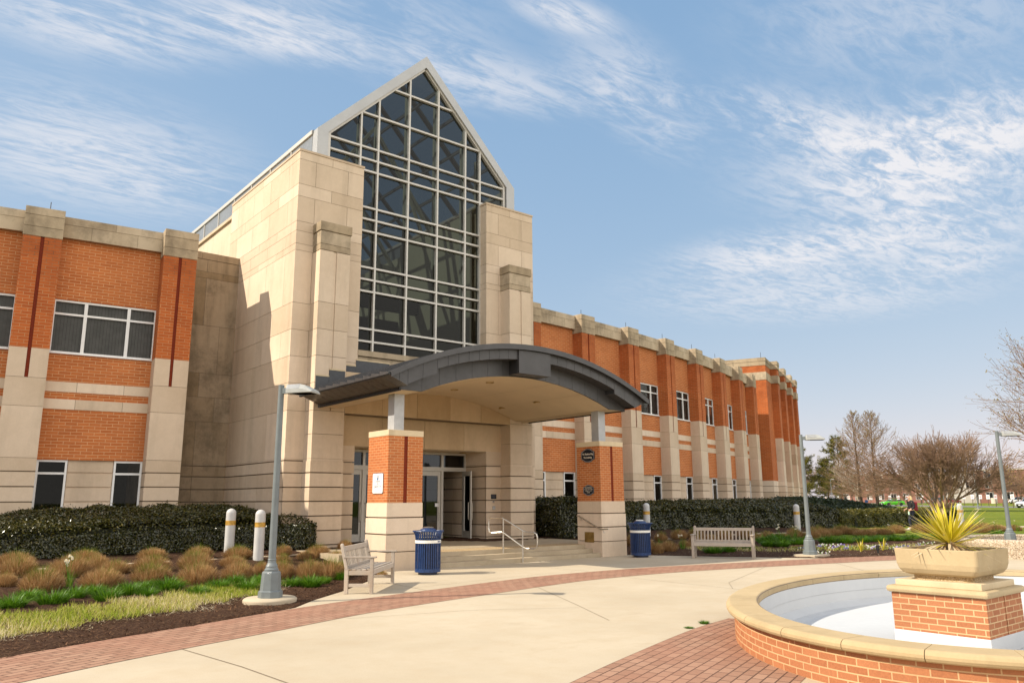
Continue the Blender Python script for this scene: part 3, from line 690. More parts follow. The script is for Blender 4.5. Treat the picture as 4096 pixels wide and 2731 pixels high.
def buttress(x0):
    x1 = x0 + 1.0; xm = (x0 + x1) / 2; mb = MB(); y0 = 21.16
    mb.box(x0 + .02, x1 - .02, y0 + .035, 21.75, -.2, 9.17, 1)
    zz = [2.87, 3.58, 4.27, 5.09, 5.9, 6.71, 7.54, 9.17]
    for a, b in zip(zz[:-1], zz[1:]):
        if a < 4.2: mb.box(x0, x1, y0, 21.72, a + .006, b - .006, 0, rt(.3, .7)); continue
        t = rt(.3, .7); mb.box(x0, xm - .055, y0, 21.72, a + .006, b - .006, 0, t); mb.box(xm + .055, x1, y0, 21.72, a + .006, b - .006, 0, t)
        mb.box(xm - .05, xm + .05, y0 + .03, 21.7, a + .006, b - .006, 0, t + .1)
    for a, b in zip(GRT[:-1], GRT[1:]): mb.box(x0 - .02, x1 + .02, y0 - .02, 21.74, a + (.035 if a > 0 else 0), b, 0, rt(.3, .7))
    mb.box(x0, x1, y0, 21.72, 2.802, 2.87, 0, .5)
    o = mb.build('buttress', ['limestone', 'mortar_joint'], BLD, BO)
    mb = MB(); mb.box(x0 - .005, x1 + .005, y0 - .005, 21.72, 9.18, 9.365, 0, .35); mb.box(x0, x1, y0, 21.71, 9.375, 9.785, 0, .65); mb.box(x0 - .03, x1 + .03, y0 - .03, 21.71, 9.795, 10.08, 0, .1)
    mb.build('buttress_cap', ['weathered_limestone', 'mortar_joint'], o, BO, bevel=.01)
buttress(9.67); buttress(17.05)
# wall below the big window, lintel over the doors, recess
mb = MB(); mb.box(11.30, 16.43, 21.79, 22.3, 4.2, 6.2, 1)
ashlar(mb, (11.33, 21.77, 1, 0), 5.07, [4.2, 5.09, 5.9, 6.14], w=1.25); mb.box(11.33, 16.4, 21.68, 22.25, 6.15, 6.33, 0, .3)
mb.build('stone_sill_wall', ['weathered_limestone', 'mortar_joint'], BLD, BO)
mb = MB(); ashlar(mb, (10.68, 21.16 + .012, 1, 0), 6.36, [4.23, 5.09, 5.5], w=1.27); mb.box(10.675, 17.045, 21.18, 21.69, 4.235, 5.5, 1)
mb.build('stone_lintel', ['warm_limestone', 'mortar_joint'], BLD, BO)
mb = MB()
ashlar(mb, (10.68, 21.708, 1, 0), 6.36, [3.31, 4.24], w=1.6, tl=.4); mb.box(11.33, 16.40, 21.72, 23.05, 3.31, 4.2, 1)
mb.build('entrance_recess', ['warm_limestone', 'mortar_joint'], BLD, BO)
mb = MB(); mb.box(11.33, 16.40, 21.74, 22.96, 3.298, 3.3095); o = mb.build('recess_ceiling', 'soffit_plaster', BLD, BO)
mb = MB()
for x in (12.0, 13.87, 15.9): mb.lathe([(.13, 0), (.13, -.02), (.10, -.02), (.08, .0)], 14, (x, 22.4, 3.296))
mb.build('recess_downlight', 'brass', o, BO)
# doors
DY = 22.97
mb = MB(); XS = [11.34, 12.325, 13.30, 14.41, 15.395, 16.39]
mb.box(11.34, 16.39, DY - .06, DY + .08, 3.22, 3.305); mb.box(11.34, 16.39, DY - .062, DY + .082, 2.66, 2.80); mb.box(11.34, 16.39, DY - .03, DY + .06, .335, .345)
for i, x in enumerate(XS): mb.box(max(x - .045, 11.335), min(x + .045, 16.395), DY - .064, DY + .084, .34, 3.22)
mb.build('door_surround', 'door_frame', BLD, BO)
mb = MB()
for a, b in zip(XS[:-1], XS[1:]): mb.poly([(a, DY, 2.8), (b, DY, 2.8), (b, DY, 3.22), (a, DY, 3.22)])
mb.build('transom_pane', 'door_glass', BLD, BO)
def leaf(x0, x1, hinge, ang, handle_x, name='door'):
    w = x1 - x0; mb = MB(); st = .115
    mb.box(0, st, -.022, .022, 0, 2.3); mb.box(w - st, w, -.022, .022, 0, 2.3); mb.box(st, w - st, -.022, .022, 2.15, 2.3); mb.box(st, w - st, -.022, .022, 0, .27)
    o = mb.build(name, 'door_frame', BLD, bevel=.004); o.location = (x0 - BO[0], DY - BO[1], .35); mir = hinge == 'r'
    if mir: o.location = (x1 - BO[0], DY - BO[1], .35); o.scale = (-1, 1, 1)
    o.rotation_euler = (0, 0, ang)
    mb = MB(); mb.poly([(st, 0, .27), (w - st, 0, .27), (w - st, 0, 2.15), (st, 0, 2.15)]); mb.build('pane', 'door_glass', o)
    mb = MB(); hx = w - .075
    for s_ in (-1, 1): mb.tube([(hx, .02 * s_, .65), (hx, .075 * s_, .67), (hx, .075 * s_, 1.23), (hx, .02 * s_, 1.25)], .014, 8)
    mb.build('handle', 'stainless', o); return o
g = .048
leaf(XS[0] + g, XS[1] - .006, 'l', 0, 0); leaf(XS[1] + .006, XS[2] - g, 'r', 0, 0); leaf(XS[2] + g, XS[3] - g, 'l', 0, 0); leaf(XS[3] + g, XS[4] - g, 'l', 0, 0)
d = leaf(XS[4] + g, XS[5] - g, 'r', radians(72), 0); d['label'] = 'glazed door standing open'
mb = MB(); mb.box(15.12, 15.30, DY - .032, DY - .026, 1.45, 1.57); mb.build('door_notice', 'sign_white', BLD, BO)
mb = MB(); mb.box(11.2, 16.5, 23.2, 28, -.1, .339, 0); mb.box(11.2, 16.5, 27.5, 27.7, .34, 3.4, 0); mb.box(11.1, 11.25, 23.1, 27.6, .34, 3.4, 0); mb.box(16.45, 16.6, 23.1, 27.6, .34, 3.4, 0); mb.box(11.2, 16.5, 23.06, 27.6, 3.4, 3.5)
mb.box(14.6, 15.6, 24.2, 24.3, .34, 2.7, 0)
mb.build('vestibule', 'dark_interior', BLD, BO)
# return walls between tower and wings
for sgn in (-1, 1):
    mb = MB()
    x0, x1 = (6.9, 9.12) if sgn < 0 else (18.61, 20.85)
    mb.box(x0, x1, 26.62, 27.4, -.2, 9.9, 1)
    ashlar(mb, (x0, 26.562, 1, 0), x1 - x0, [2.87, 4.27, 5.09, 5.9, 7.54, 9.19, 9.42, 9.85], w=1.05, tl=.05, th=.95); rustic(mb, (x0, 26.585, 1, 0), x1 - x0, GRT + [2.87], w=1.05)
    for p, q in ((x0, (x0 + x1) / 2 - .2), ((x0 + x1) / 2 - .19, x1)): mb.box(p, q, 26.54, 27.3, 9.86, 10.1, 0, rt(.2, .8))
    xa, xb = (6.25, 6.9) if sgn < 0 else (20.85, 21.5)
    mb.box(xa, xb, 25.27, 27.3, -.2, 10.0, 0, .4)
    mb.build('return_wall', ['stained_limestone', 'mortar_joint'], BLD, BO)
# rear part of the tower
mb = MB(); ashlar(mb, (9.5, 46, 0, -1), 18.4, [9.3, 10.9, 12.3], w=9.2, tl=.5, th=.7); mb.box(9.52, 18.22, 27.65, 46, 9.0, 12.35, 0, .6, skip='t0')
mb.box(9.40, 9.52, 27.72, 46, 12.3, 12.42, 0, .2)
mb.build('rear_wall', ['limestone', 'mortar_joint'], BLD, BO)
# ---- great window
GYp = 22.1; XC = 13.87
MX = [11.37, 12.04, 13.26, 14.48, 15.70, 16.37]
HZ = [6.72, 7.13, 8.39, 8.79, 9.2, 10.45, 10.87, 11.28, 12.58, 13.0, 13.42, 14.66, 15.90]
EV, AP, HWG = 13.49, 17.16, 3.69
def gz_top(x): return AP - abs(x - XC) * (AP - EV) / HWG
mb = MB(); y0, y1 = GYp - .045, GYp + .16; mw = .062
for x in MX:
    mb.box(x - mw / 2, x + mw / 2, y0, y1, 6.34 if 11.3 < x < 16.5 else 12.4, gz_top(x) - .03)
for z in HZ:
    if z < 12.5: xa, xb = 11.33, 16.40
    elif z < EV: xa, xb = XC - HWG, XC + HWG
    else: q = (AP - z) / (AP - EV) * HWG; xa, xb = XC - q + .05, XC + q - .05
    e = [xa] + [v for x in MX if xa < x - .05 and x + .05 < xb for v in (x - mw / 2, x + mw / 2)] + [xb]
    for a, b in zip(e[::2], e[1::2]): mb.box(a, b, y0 + .006, y1 - .01, z - mw / 2, z + mw / 2)
for s_ in (-1, 1):
    a, b = Vector((XC + s_ * HWG, GYp + .05, EV)), Vector((XC, GYp + .05, AP)); mb.bar(a, b, .09, .2, up=(0, 1, 0)); mb.box(*sorted((XC + s_ * HWG, XC + s_ * (HWG - .08))), y0 - .004, y1 + .02, 12.42, EV + .03)
mb.box(11.33, 16.40, y0 - .006, y1, 6.33, 6.39)
for x in (11.36, 16.37): pass
GW = mb.build('glazed_gable', 'aluminium', BLD, BO)
mb = MB(); y = GYp + .06
mb.poly([(11.33, y, 6.35), (16.40, y, 6.35), (16.40, y, 12.45), (11.33, y, 12.45)]); mb.poly([(XC - HWG, y, 12.45), (XC + HWG, y, 12.45), (XC + HWG, y, EV), (XC, y, AP), (XC - HWG, y, EV)])
mb.build('pane', 'tower_glass', GW, BO)
mb = MB()                                   # white fins just behind the mullions
for x in MX:
    mb.box(x + .05, x + .20, GYp + .3, GYp + .42, 6.4 if 11.4 < x < 16.3 else 12.5, gz_top(x) - .3, 0)
mb.build('steel_fin', 'truss_light', GW, BO)
OH, OEV, OAP = 4.10, 13.53, 17.64
mb = MB(); yy0, yy1 = 21.98, 22.35
def gable_seg(P, Q):
    (x0, z0, u0, w0), (x1, z1, u1, w1) = P, Q
    A = [(x0, z0), (x1, z1), (u1, w1), (u0, w0)]
    c = [(x, yy0, z) for x, z in A]; d_ = [(x, yy1, z) for x, z in A]
    mb.poly(c); mb.poly(d_[::-1])
    for i in range(4): j = (i + 1) % 4; mb.poly([c[j], c[i], d_[i], d_[j]])
for s_ in (-1, 1):
    X = lambda h: XC + s_ * h
    pts = [(X(OH), 12.4, X(HWG + .03), 12.4), (X(OH), OEV, X(HWG + .03), EV), (X(OH * .52), OAP - (OAP - OEV) * .52, X((HWG + .03) * .52), AP + .03 - (AP - EV) * .52), (X(0), OAP, X(0), AP + .03)]
    for P, Q in zip(pts[:-1], pts[1:]):
        P2 = list(P); Q2 = list(Q)
        if s_ > 0: gable_seg(P, Q)
        else: gable_seg(Q, P)
o = mb.build('gable_frame', 'gable_metal', BLD, BO)
# glass roof behind it, with eaves panels and rafters
YB = 45.5
RY = [22.35] + [24.02 + 1.83 * i for i in range(12)]
mb = MB()
for s_ in (-1, 1):
    e, r = (XC + s_ * (OH - .02), OEV - .02), (XC, OAP - .08)
    for yv in RY[1:]:
        mb.bar((e[0], yv, e[1] + .02), (r[0], yv, r[1] + .03), .09, .20, up=(0, 1, 0))
    for t in (.0, .2, .4, .6, .8, 1.): mb.bar((e[0] + (r[0] - e[0]) * t, 22.3, e[1] + (r[1] - e[1]) * t), (e[0] + (r[0] - e[0]) * t, YB, e[1] + (r[1] - e[1]) * t), .07, .12)
GRF = mb.build('glass_roof', 'truss_steel', BLD, BO)
mb = MB()
for s_ in (-1, 1):
    q = [(XC + s_ * OH, 22.3, OEV), (XC + s_ * OH, YB, OEV), (XC, YB, OAP - .05), (XC, 22.3, OAP - .05)]
    mb.poly(q if s_ < 0 else q[::-1])
mb.poly([(XC - OH, YB, 12.3), (XC + OH, YB, 12.3), (XC + OH, YB, OEV), (XC, YB, OAP - .05), (XC - OH, YB, OEV)])
mb.build('roof_pane', 'roof_glass', GRF, BO)
for s_ in (-1, 1):
    mb = MB(); x = XC + s_ * OH
    for a, b in zip(RY[:-1], RY[1:]): mb.box(min(x, x - s_ * .04), max(x, x - s_ * .04), a + .03, b - .03, 12.45, OEV - .1)
    mb.build('eaves_panel', 'gable_panel', GRF, BO)
mb = MB()
for s_ in (-1, 1):
    x = XC + s_ * OH
    for yv in RY[1:]: mb.box(x - .03, x + .03, yv - .03, yv + .03, 12.42, OEV)
    mb.bar((x - s_ * .03, 22.35, OEV - .03), (x - s_ * .03, YB, OEV - .03), .16, .14); mb.box(x - .05, x + .05, 22.35, YB, 12.40, 12.46)
mb.build('eaves_trim', 'aluminium', GRF, BO)
# inside the atrium
mb = MB()
mb.box(10.4, 10.6, 27.6, 45, 4.6, 12.4, 0); mb.box(17.15, 17.35, 27.6, 45, 4.6, 12.4, 0); mb.box(11.40, 11.5, 22.5, 27.6, 4.6, 12.3, 0); mb.box(16.24, 16.34, 22.5, 27.6, 4.6, 12.3, 0)
mb.build('atrium_wall', 'interior_cream', BLD, BO)
mb = MB(); mb.box(10.4, 17.4, 22.4, 45.4, 4.5, 4.6, 0); mb.box(10.4, 17.4, 45, 45.3, 4.6, 13, 0); mb.box(10.7, 17.1, 34, 45, 9.6, 10.2, 0)
for yv in (26, 30): mb.box(13.2, 17.1, yv, yv + .3, 9.0, 9.5)
mb.build('atrium_inside', 'interior_grey', BLD, BO)
mb = MB()
for yv in (25.8, 29.5, 33.2, 36.8):
    for s_ in (-1, 1): mb.bar((XC + s_ * 3.4, yv, 11.6), (XC, yv, 16.3), .12, .16, up=(0, 1, 0)); mb.bar((XC + s_ * 3.5, yv, 9.6), (XC + s_ * 1.6, yv, 14.0), .10, .12, up=(0, 1, 0))
    mb.bar((XC - 3.3, yv, 11.9), (XC + 3.3, yv, 11.9), .12, .2)
mb.build('atrium_truss', 'truss_light', BLD, BO)

# ---- pavilion at the far end of the right wing
PV = radians(24.2); pt = Vector((cos(PV), sin(PV))); pn = Vector((sin(PV), -cos(PV)))
P0 = Vector((48.28, 30.95)); pf = (P0.x, P0.y, pt.x, pt.y)
mb = MB(); cc = MB(); bb_ = MB(); L = 13.5
for (u0, u1, dd) in ((0, L, 0), (2.25, 3.2, .45), (5.9, 6.85, .45), (9.55, 10.5, .45), (12.6, L + .1, .45)):
    if dd == 0: b0 = -12
    else: b0 = -.1
    bb_.fbox(pf, u0, u1, b0, dd, 2.87 if dd == 0 else 5.92, 9.93); bb_.fbox(pf, u0 + .002, u1 - .002, b0, dd - .003, 10.50, 10.98)
    for a, b in zip(GRV[:-1], GRV[1:]): mb.fbox(pf, u0 - .01, u1 + .01, b0, dd + .012, a + (.035 if a > 0 else 0), b, 0, rt())
    mb.fbox(pf, u0 + .02, u1 - .02, b0, dd - .02, -.2, 2.86, 1)
    if dd:
        for a, b in ((2.88, 4.29), (4.3, 5.09), (5.1, 5.92)): mb.fbox(pf, u0, u1, b0, dd, a, b, 0, rt())
    e = .02 if dd == 0 else .05
    cc.fbox(pf, u0 - e, u1 + e, b0, dd + e, 9.93, 10.5, 0, rt()); cc.fbox(pf, u0 - e, u1 + e, b0, dd + e, 10.98, 11.28, 0, rt()); cc.fbox(pf, u0 - e - .02, u1 + e + .02, b0, dd + e + .02, 11.285, 11.53 if dd == 0 else 11.56, 0, rt())
pv = bb_.build('corner_pavilion', 'pier_brick', BLD, BO); mb.build('pavilion_base', ['limestone', 'mortar_joint'], pv, BO); cc.build('pavilion_cap', ['weathered_limestone', 'mortar_joint'], pv, BO)
mb = MB(); mb.fbox(pf, L + .1, L + .45, -.3, .0, 7.9, 8.2); mb.build('wall_lamp', 'lamp_head', pv, BO)
# lightning rods on the roof edge
mb = MB()
for a in [A0 + STEP * k for k in range(1, 7)] + [-A0 - STEP * 1]:
    x, y = CX + (RF - .5) * sin(a), CY - (RF - .5) * cos(a); mb.tube([(x + .1, y, 10.03), (x + .1, y, 10.42)], .012, 5)
mb.tube([(P0.x + .3, P0.y + .5, 11.5), (P0.x + .3, P0.y + .5, 12.0)], .014, 5)
mb.build('lightning_rod', 'canopy_seam', BLD, BO)

# ------------------------------------------------------------------ canopy (part of the building)
CF = 16.15; CRZ, CHW, CSG = 5.82, 4.60, 1.15; RC = (CHW ** 2 + CSG ** 2) / (2 * CSG)
def zr(x): return CRZ - (RC - sqrt(RC * RC - x * x))
SHW, SZ0, SSG = 3.40, 4.36, .67; RS = (SHW ** 2 + SSG ** 2) / (2 * SSG)
def zs(x): return SZ0 if abs(x) >= SHW else SZ0 + SSG - (RS - sqrt(RS * RS - x * x))
YW = 21.15
mb = MB(); n = 44; X = [-CHW + 2 * CHW * i / n for i in range(n + 1)]
for a, b in zip(X[:-1], X[1:]):
    for yA, yB in ((CF - .10, YW),) if max(abs(a), abs(b)) > 3.2 else ((CF - .10, 21.69),):
        A = [(XC + a, yA, zr(a) - .05), (XC + b, yA, zr(b) - .05), (XC + b, yB, zr(b) - .05), (XC + a, yB, zr(a) - .05)]; B = [(p[0], p[1], p[2] + .05) for p in A]; mb.hexa(A + B)
    mb.hexa([(XC + a, CF - .13, zr(a) - .11), (XC + b, CF - .13, zr(b) - .11), (XC + b, CF - .095, zr(b) - .11), (XC + a, CF - .095, zr(a) - .11), (XC + a, CF - .13, zr(a) + .035), (XC + b, CF - .13, zr(b) + .035), (XC + b, CF - .095, zr(b) + .035), (XC + a, CF - .095, zr(a) + .035)])
    for k in range(12):
        y = CF + .30 + k * .42; mb.hexa([(XC + a, y, zr(a)), (XC + b, y, zr(b)), (XC + b, y + .02, zr(b)), (XC + a, y + .02, zr(a)), (XC + a, y, zr(a) + .04), (XC + b, y, zr(b) + .04), (XC + b, y + .02, zr(b) + .04), (XC + a, y + .02, zr(a) + .04)], 0)
for s_ in (-1, 1):                              # saw-tooth edge of the sheets at the eaves
    for k in range(12):
        y = CF - .08 + k * .42; x = XC + s_ * (CHW + .005)
        mb.hexa([(x - .06, y, 4.63), (x + .06, y, 4.63), (x + .06, y + .41, 4.63), (x - .06, y + .41, 4.63), (x - .06, y, 4.68), (x + .06, y, 4.66), (x + .06, y + .41, 4.735), (x - .06, y + .41, 4.735)])
CAN = mb.build('canopy', 'canopy_metal', BLD, BO)
def low(x):
    x = abs(x)
    if x <= .57: return 5.05
    if x <= 3.2: return zr(x) - .37
    return zr(x) - .49 if x <= 4.06 else 4.41 + (x - 4.06) / .54 * .22
mb = MB(); bx = sorted(set([-4.58, -4.3, -4.06, -3.63, -3.2, -.57, 0, .57, 3.2, 3.63, 4.06, 4.3, 4.58] + [s_ * (.57 + .33 * k) for s_ in (-1, 1) for k in range(1, 8)]))
for a, b in zip(bx[:-1], bx[1:]):
    e = 1e-5; la, lb = low(a + e if abs(a) < 4.5 else a), low(b - e if abs(b) < 4.5 else b)
    if abs((a + b) / 2) < .57: la = lb = 5.05
    g_ = .004
    mb.hexa([(XC + a + g_, CF, la), (XC + b - g_, CF, lb), (XC + b - g_, CF + .40, lb), (XC + a + g_, CF + .40, la), (XC + a + g_, CF, zr(a) - .04), (XC + b - g_, CF, zr(b) - .04), (XC + b - g_, CF + .40, zr(b) - .04), (XC + a + g_, CF + .40, zr(a) - .04)], 0, rt())
    mb.hexa([(XC + a, CF + .012, la + .01), (XC + b, CF + .012, lb + .01), (XC + b, CF + .38, lb + .01), (XC + a, CF + .38, la + .01), (XC + a, CF + .012, zr(a) - .05), (XC + b, CF + .012, zr(b) - .05), (XC + b, CF + .38, zr(b) - .05), (XC + a, CF + .38, zr(a) - .05)], 1)
mb.box(XC - .575, XC + .575, CF - .05, CF + .02, 5.05, zr(.3) - .12); mb.build('front_fascia', ['canopy_metal', 'canopy_seam'], CAN, BO)
mb = MB(); bx = [-4.06, -3.4] + [-3.4 + 6.8 * k / 13 for k in range(1, 13)] + [3.4, 4.06]
for a, b in zip(bx[:-1], bx[1:]):
    g_ = .004; ys_ = CF + .405
    mb.hexa([(XC + a + g_, ys_, zs(a)), (XC + b - g_, ys_, zs(b)), (XC + b - g_, ys_ + .05, zs(b)), (XC + a + g_, ys_ + .05, zs(a)), (XC + a + g_, ys_, zr(a) - .05), (XC + b - g_, ys_, zr(b) - .05), (XC + b - g_, ys_ + .05, zr(b) - .05), (XC + a + g_, ys_ + .05, zr(a) - .05)], 0, rt())
    mb.hexa([(XC + a, ys_ + .01, zs(a) + .004), (XC + b, ys_ + .01, zs(b) + .004), (XC + b, ys_ + .045, zs(b) + .004), (XC + a, ys_ + .045, zs(a) + .004), (XC + a, ys_ + .01, zr(a) - .06), (XC + b, ys_ + .01, zr(b) - .06), (XC + b, ys_ + .045, zr(b) - .06), (XC + a, ys_ + .045, zr(a) - .06)], 1)
mb.build('inner_fascia', ['canopy_metal', 'canopy_seam'], CAN, BO)
mb = MB(); n = 36; X = [-3.4 + 6.8 * i / n for i in range(n + 1)]; X = [-4.0] + X + [4.0]
for a, b in zip(X[:-1], X[1:]):
    mb.poly([(XC + a, CF + .45, zs(a) + .006), (XC + a, YW - .002, zs(a) + .006), (XC + b, YW - .002, zs(b) + .006), (XC + b, CF + .45, zs(b) + .006)], 0, smooth=abs(a) < 3.41 and abs(b) < 3.41)
for k in (0, 6, 12, 24, 30, 36):
    x = -3.4 + 6.8 * k / 36; mb.poly([(XC + x - .008, CF + .46, zs(x) + .003), (XC + x - .008, YW, zs(x) + .003), (XC + x + .008, YW, zs(x) + .003), (XC + x + .008, CF + .46, zs(x) + .003)], 1)
SOF = mb.build('soffit', ['soffit_plaster', 'soffit_joint'], CAN, BO)
mb = MB()
for (x, y) in ((-.25, 17.85), (-.22, 19.7), (2.35, 18.75), (2.38, 20.6), (-2.4, 18.6), (-2.4, 20.5)):
    z = zs(x); mb.lathe([(.0, .05), (.10, .04), (.105, 0.), (.125, -.012), (.125, .01)], 16, (XC + x, y, z))
mb.build('downlight', 'brass', SOF, BO)
for s_ in (-1, 1):
    mb = MB()
    for k in range(12):
        y0_, y1_ = CF + .005 + k * .4125, CF + k * .4125 + .405; xa, xb = XC + s_ * 4.575, XC + s_ * 4.06
        A = [(xa, y0_, 4.63), (xb, y0_, 4.41), (xb, y1_, 4.41), (xa, y1_, 4.63)]
        if s_ > 0: A = [A[1], A[0], A[3], A[2]]
        mb.hexa(A + [(p[0], p[1], p[2] + .03) for p in A], 0, rt())
    x = XC + s_ * 4.06; mb.box(min(x, x - s_ * .05), max(x, x - s_ * .05), CF + .40, YW, 4.335, 4.405, 1); mb.box(XC + s_ * 4.3 - .27, XC + s_ * 4.3 + .27, CF + .02, YW, 4.66, 4.67, 1)
    mb.tube([(XC + s_ * 4.62, CF - .1, 4.645), (XC + s_ * 4.62, YW, 4.645)], .045, 6, 1)
    mb.build('eaves_soffit', ['soffit_metal', 'canopy_seam'], CAN, BO)
for s_ in (-1, 1):
    for a, b, z, yv in ((4.17, 3.75, 5.28, 21.145), (3.75, 3.23, 5.49, 21.145), (3.23, 2.6, 5.78, 21.685), (2.6, 1.4, 5.98, 21.685)):
        x0_, x1_ = sorted((XC + s_ * a, XC + s_ * b)); mb = MB(); mb.box(x0_ + .004, x1_ - .004, yv, yv + .03, zr(a) - .15, z); mb.box(x0_, x1_, yv - .006, yv + .02, z, z + .045, 1)
        mb.build('flashing', ['flashing', 'cast_stone'], CAN, BO)

# ---- two brick pillars that carry the canopy
def pillar(x0, y0, label):
    w = 1.03; mb = MB(); x1, y1 = x0 + w, y0 + w
    mb.box(x0 + .035, x1 - .035, y0 + .035, y1 - .035, -.2, 1.6, 1)
    for a, b in ((-.2, .425), (.445, .835), (.865, 1.235), (1.265, 1.605)): mb.box(x0 + (.0 if b > 1.5 else -.012), x1 - (.0 if b > 1.5 else -.012), y0 - (.0 if b > 1.5 else .012), y1, a, b, 0, rt(.3, .8))
    p = mb.build('entrance_pillar', ['limestone', 'mortar_joint'], BLD, BO, bevel=.008); p['label'] = label
    xm = (x0 + x1) / 2; a = .012; mb = MB()
    mb.box(x0 + a, xm - .052, y0 + a, y1 - a, 1.606, 3.25); mb.box(xm + .052, x1 - a, y0 + a, y1 - a, 1.606, 3.25); mb.build('brick_shaft', 'pillar_brick', p, BO)
    mb = MB(); mb.box(xm - .0515, xm + .0515, y0 + a + .012, y1 - a - .02, 1.61, 3.248); mb.build('glazed_stripe', 'glazed_brick', p, BO)
    mb = MB(); mb.box(x0, x1, y0, y1, 3.251, 3.40, 0, .7); mb.build('cap', ['cast_stone', 'mortar_joint'], p, BO, bevel=.01)
    mb = MB(); c = .25; mb.box(xm - .15, xm + .15, y0 + .38, y0 + .70, 3.40, 4.37); o = mb.build('steel_post', 'steel_post', p, BO, bevel=.012)
    return p
PA = pillar(9.78, 16.96, 'brick pillar at the left end of the steps'); PB = pillar(16.93, 16.71, 'brick pillar at the right end of the steps')
mb = MB(); mb.box(16.905, 16.93, 17.03, 17.42, .40, .70); mb.build('brass_vent', 'brass', PB, BO, bevel=.004)
# ------------------------------------------------------------------ lettering
def lettering(name, text, size, mat, parent, loc, rot, spacing=1.0, align='CENTER', sx=1.0):
    cu = bpy.data.curves.new(name, 'FONT'); cu.body = text; cu.size = size; cu.align_x = align; cu.align_y = 'CENTER'; cu.extrude = .0012; cu.space_character = spacing
    tmp = bpy.data.objects.new(name, cu); COL.objects.link(tmp); dg = bpy.context.evaluated_depsgraph_get()
    me = bpy.data.meshes.new_from_object(tmp.evaluated_get(dg)); bpy.data.objects.remove(tmp); bpy.data.curves.remove(cu); me.name = name
    me.materials.clear(); me.materials.append(MATS[mat]); o = link(name, me, parent, loc); o.rotation_euler = rot; o.scale = (sx, 1, 1); return o
RX = radians(90)
LEFTFACE = (RX, 0, -pi / 2)                      # text plane facing -x
def plate(pts, th, name, mat, parent=None, bevel=.001, loc=(0, 0, 0), off=0.):
    """flat plate facing -x: pts are (y, z)"""
    mb = MB(); mb.poly([(-th - off, y, z) for y, z in pts][::-1]); mb.poly([(-off, y, z) for y, z in pts])
    n = len(pts)
    for i in range(n):
        (a, b), (c, d) = pts[i], pts[(i + 1) % n]; mb.poly([(-off, a, b), (-th - off, a, b), (-th - off, c, d), (-off, c, d)])
    o = mb.build(name, mat, parent); o.location = loc; return o
def rrect(w, h, r, n=6):
    return [(sx * (w / 2 - r) + r * cos(a), sz * (h / 2 - r) + r * sin(a)) for sx, sz, a0 in ((1, 1, 0), (-1, 1, pi / 2), (-1, -1, pi), (1, -1, 1.5 * pi)) for a in [a0 + pi / 2 * k / n for k in range(n + 1)]]
def badge(w, h):                                # shield with concave corners and bowed top
    P = []
    for q, (sy, sz) in enumerate(((1, 1), (-1, 1), (-1, -1), (1, -1))):
        seg = [(w / 2, h * .28), (w * .42, h * .30), (w * .34, h * .36), (w * .24, h * .44), (w * .12, h * .485), (0, h * .5)]
        if q in (1, 3): seg = seg[::-1]
        P += [(sy * a, sz * b) for a, b in seg]
    return P
sg = empty('wall_sign', (9.785, 17.44, 2.085), 0, 'white camera safety notice on the sunlit face of the left brick pillar', 'sign')
plate(rrect(.53, .51, .045), .006, 'border', 'sign_grey', sg); plate(rrect(.505, .485, .04), .003, 'face', 'sign_white', sg, off=.006)
em = plate([(.062 * cos(a), .062 * 1.05 * sin(a)) for a in np.linspace(0, 2 * pi, 20)[:-1]], .001, 'emblem', 'sign_silver', sg, loc=(0, 0, .14), off=.009)
plate([(.030 * cos(a), .030 * sin(a)) for a in np.linspace(0, 2 * pi, 14)[:-1]], .001, 'emblem_dot', 'sign_blue', em, loc=(0, 0, -.034), off=.0105)
plate([(.016 * cos(a) + .03, .045 * sin(a)) for a in np.linspace(-1.6, 1.6, 9)] + [(.004 * cos(a) + .022, .026 * sin(a)) for a in np.linspace(1.6, -1.6, 9)], .001, 'emblem_arc', 'sign_blue', em, loc=(0, -.055, .018), off=.0105)
for t, z, sz, m, sx in (('CAMERAS', .045, .052, 'sign_grey', 1.), ('FOR', -.012, .052, 'sign_grey', .95), ('SAFETY', -.085, .098, 'sign_grey', 1.02)):
    lettering('lettering', t, sz, m, sg, (-.0105, 0, z), LEFTFACE, 1.08, sx=sx)
mb = MB()
for k in range(17): mb.box(-.0105, -.009, -.16 + k * .019, -.16 + k * .019 + .012, -.164, -.155)
o = mb.build('small_print', 'sign_orange', sg)
sk = empty('wall_sign', (16.93, 17.215, 2.98), 0, 'navy badge sign reading No Skateboarding No Loitering high on the right pillar', 'sign')
plate(badge(.58, .42), .012, 'face', 'sign_navy', sk, off=.001); 
def ring_line(P, k0, k1, name, mat, parent, off):
    mb = MB(); n = len(P)
    for i in range(n):
        a, b = P[i], P[(i + 1) % n]
        if abs(a[0] - b[0]) + abs(a[1] - b[1]) < 1e-6: continue
        mb.poly([(-off, a[0] * k0, a[1] * k0), (-off, a[0] * k1, a[1] * k1), (-off, b[0] * k1, b[1] * k1), (-off, b[0] * k0, b[1] * k0)])
    return mb.build(name, mat, parent)
ring_line(badge(.58, .42), .93, .895, 'border', 'sign_silver', sk, .0142)
lettering('lettering', 'No Skateboarding', .085, 'sign_cream', sk, (-.0142, 0, .045), LEFTFACE, .92, sx=.80); lettering('lettering', 'No Loitering', .085, 'sign_cream', sk, (-.0142, 0, -.06), LEFTFACE, .92, sx=.85)
ns = empty('wall_sign', (16.93, 17.22, 1.935), 0, 'smaller navy badge sign reading No Smoking low on the right pillar', 'sign')
plate(badge(.45, .32), .012, 'face', 'sign_navy', ns, off=.001); ring_line(badge(.45, .32), .93, .89, 'border', 'sign_silver', ns, .0142)
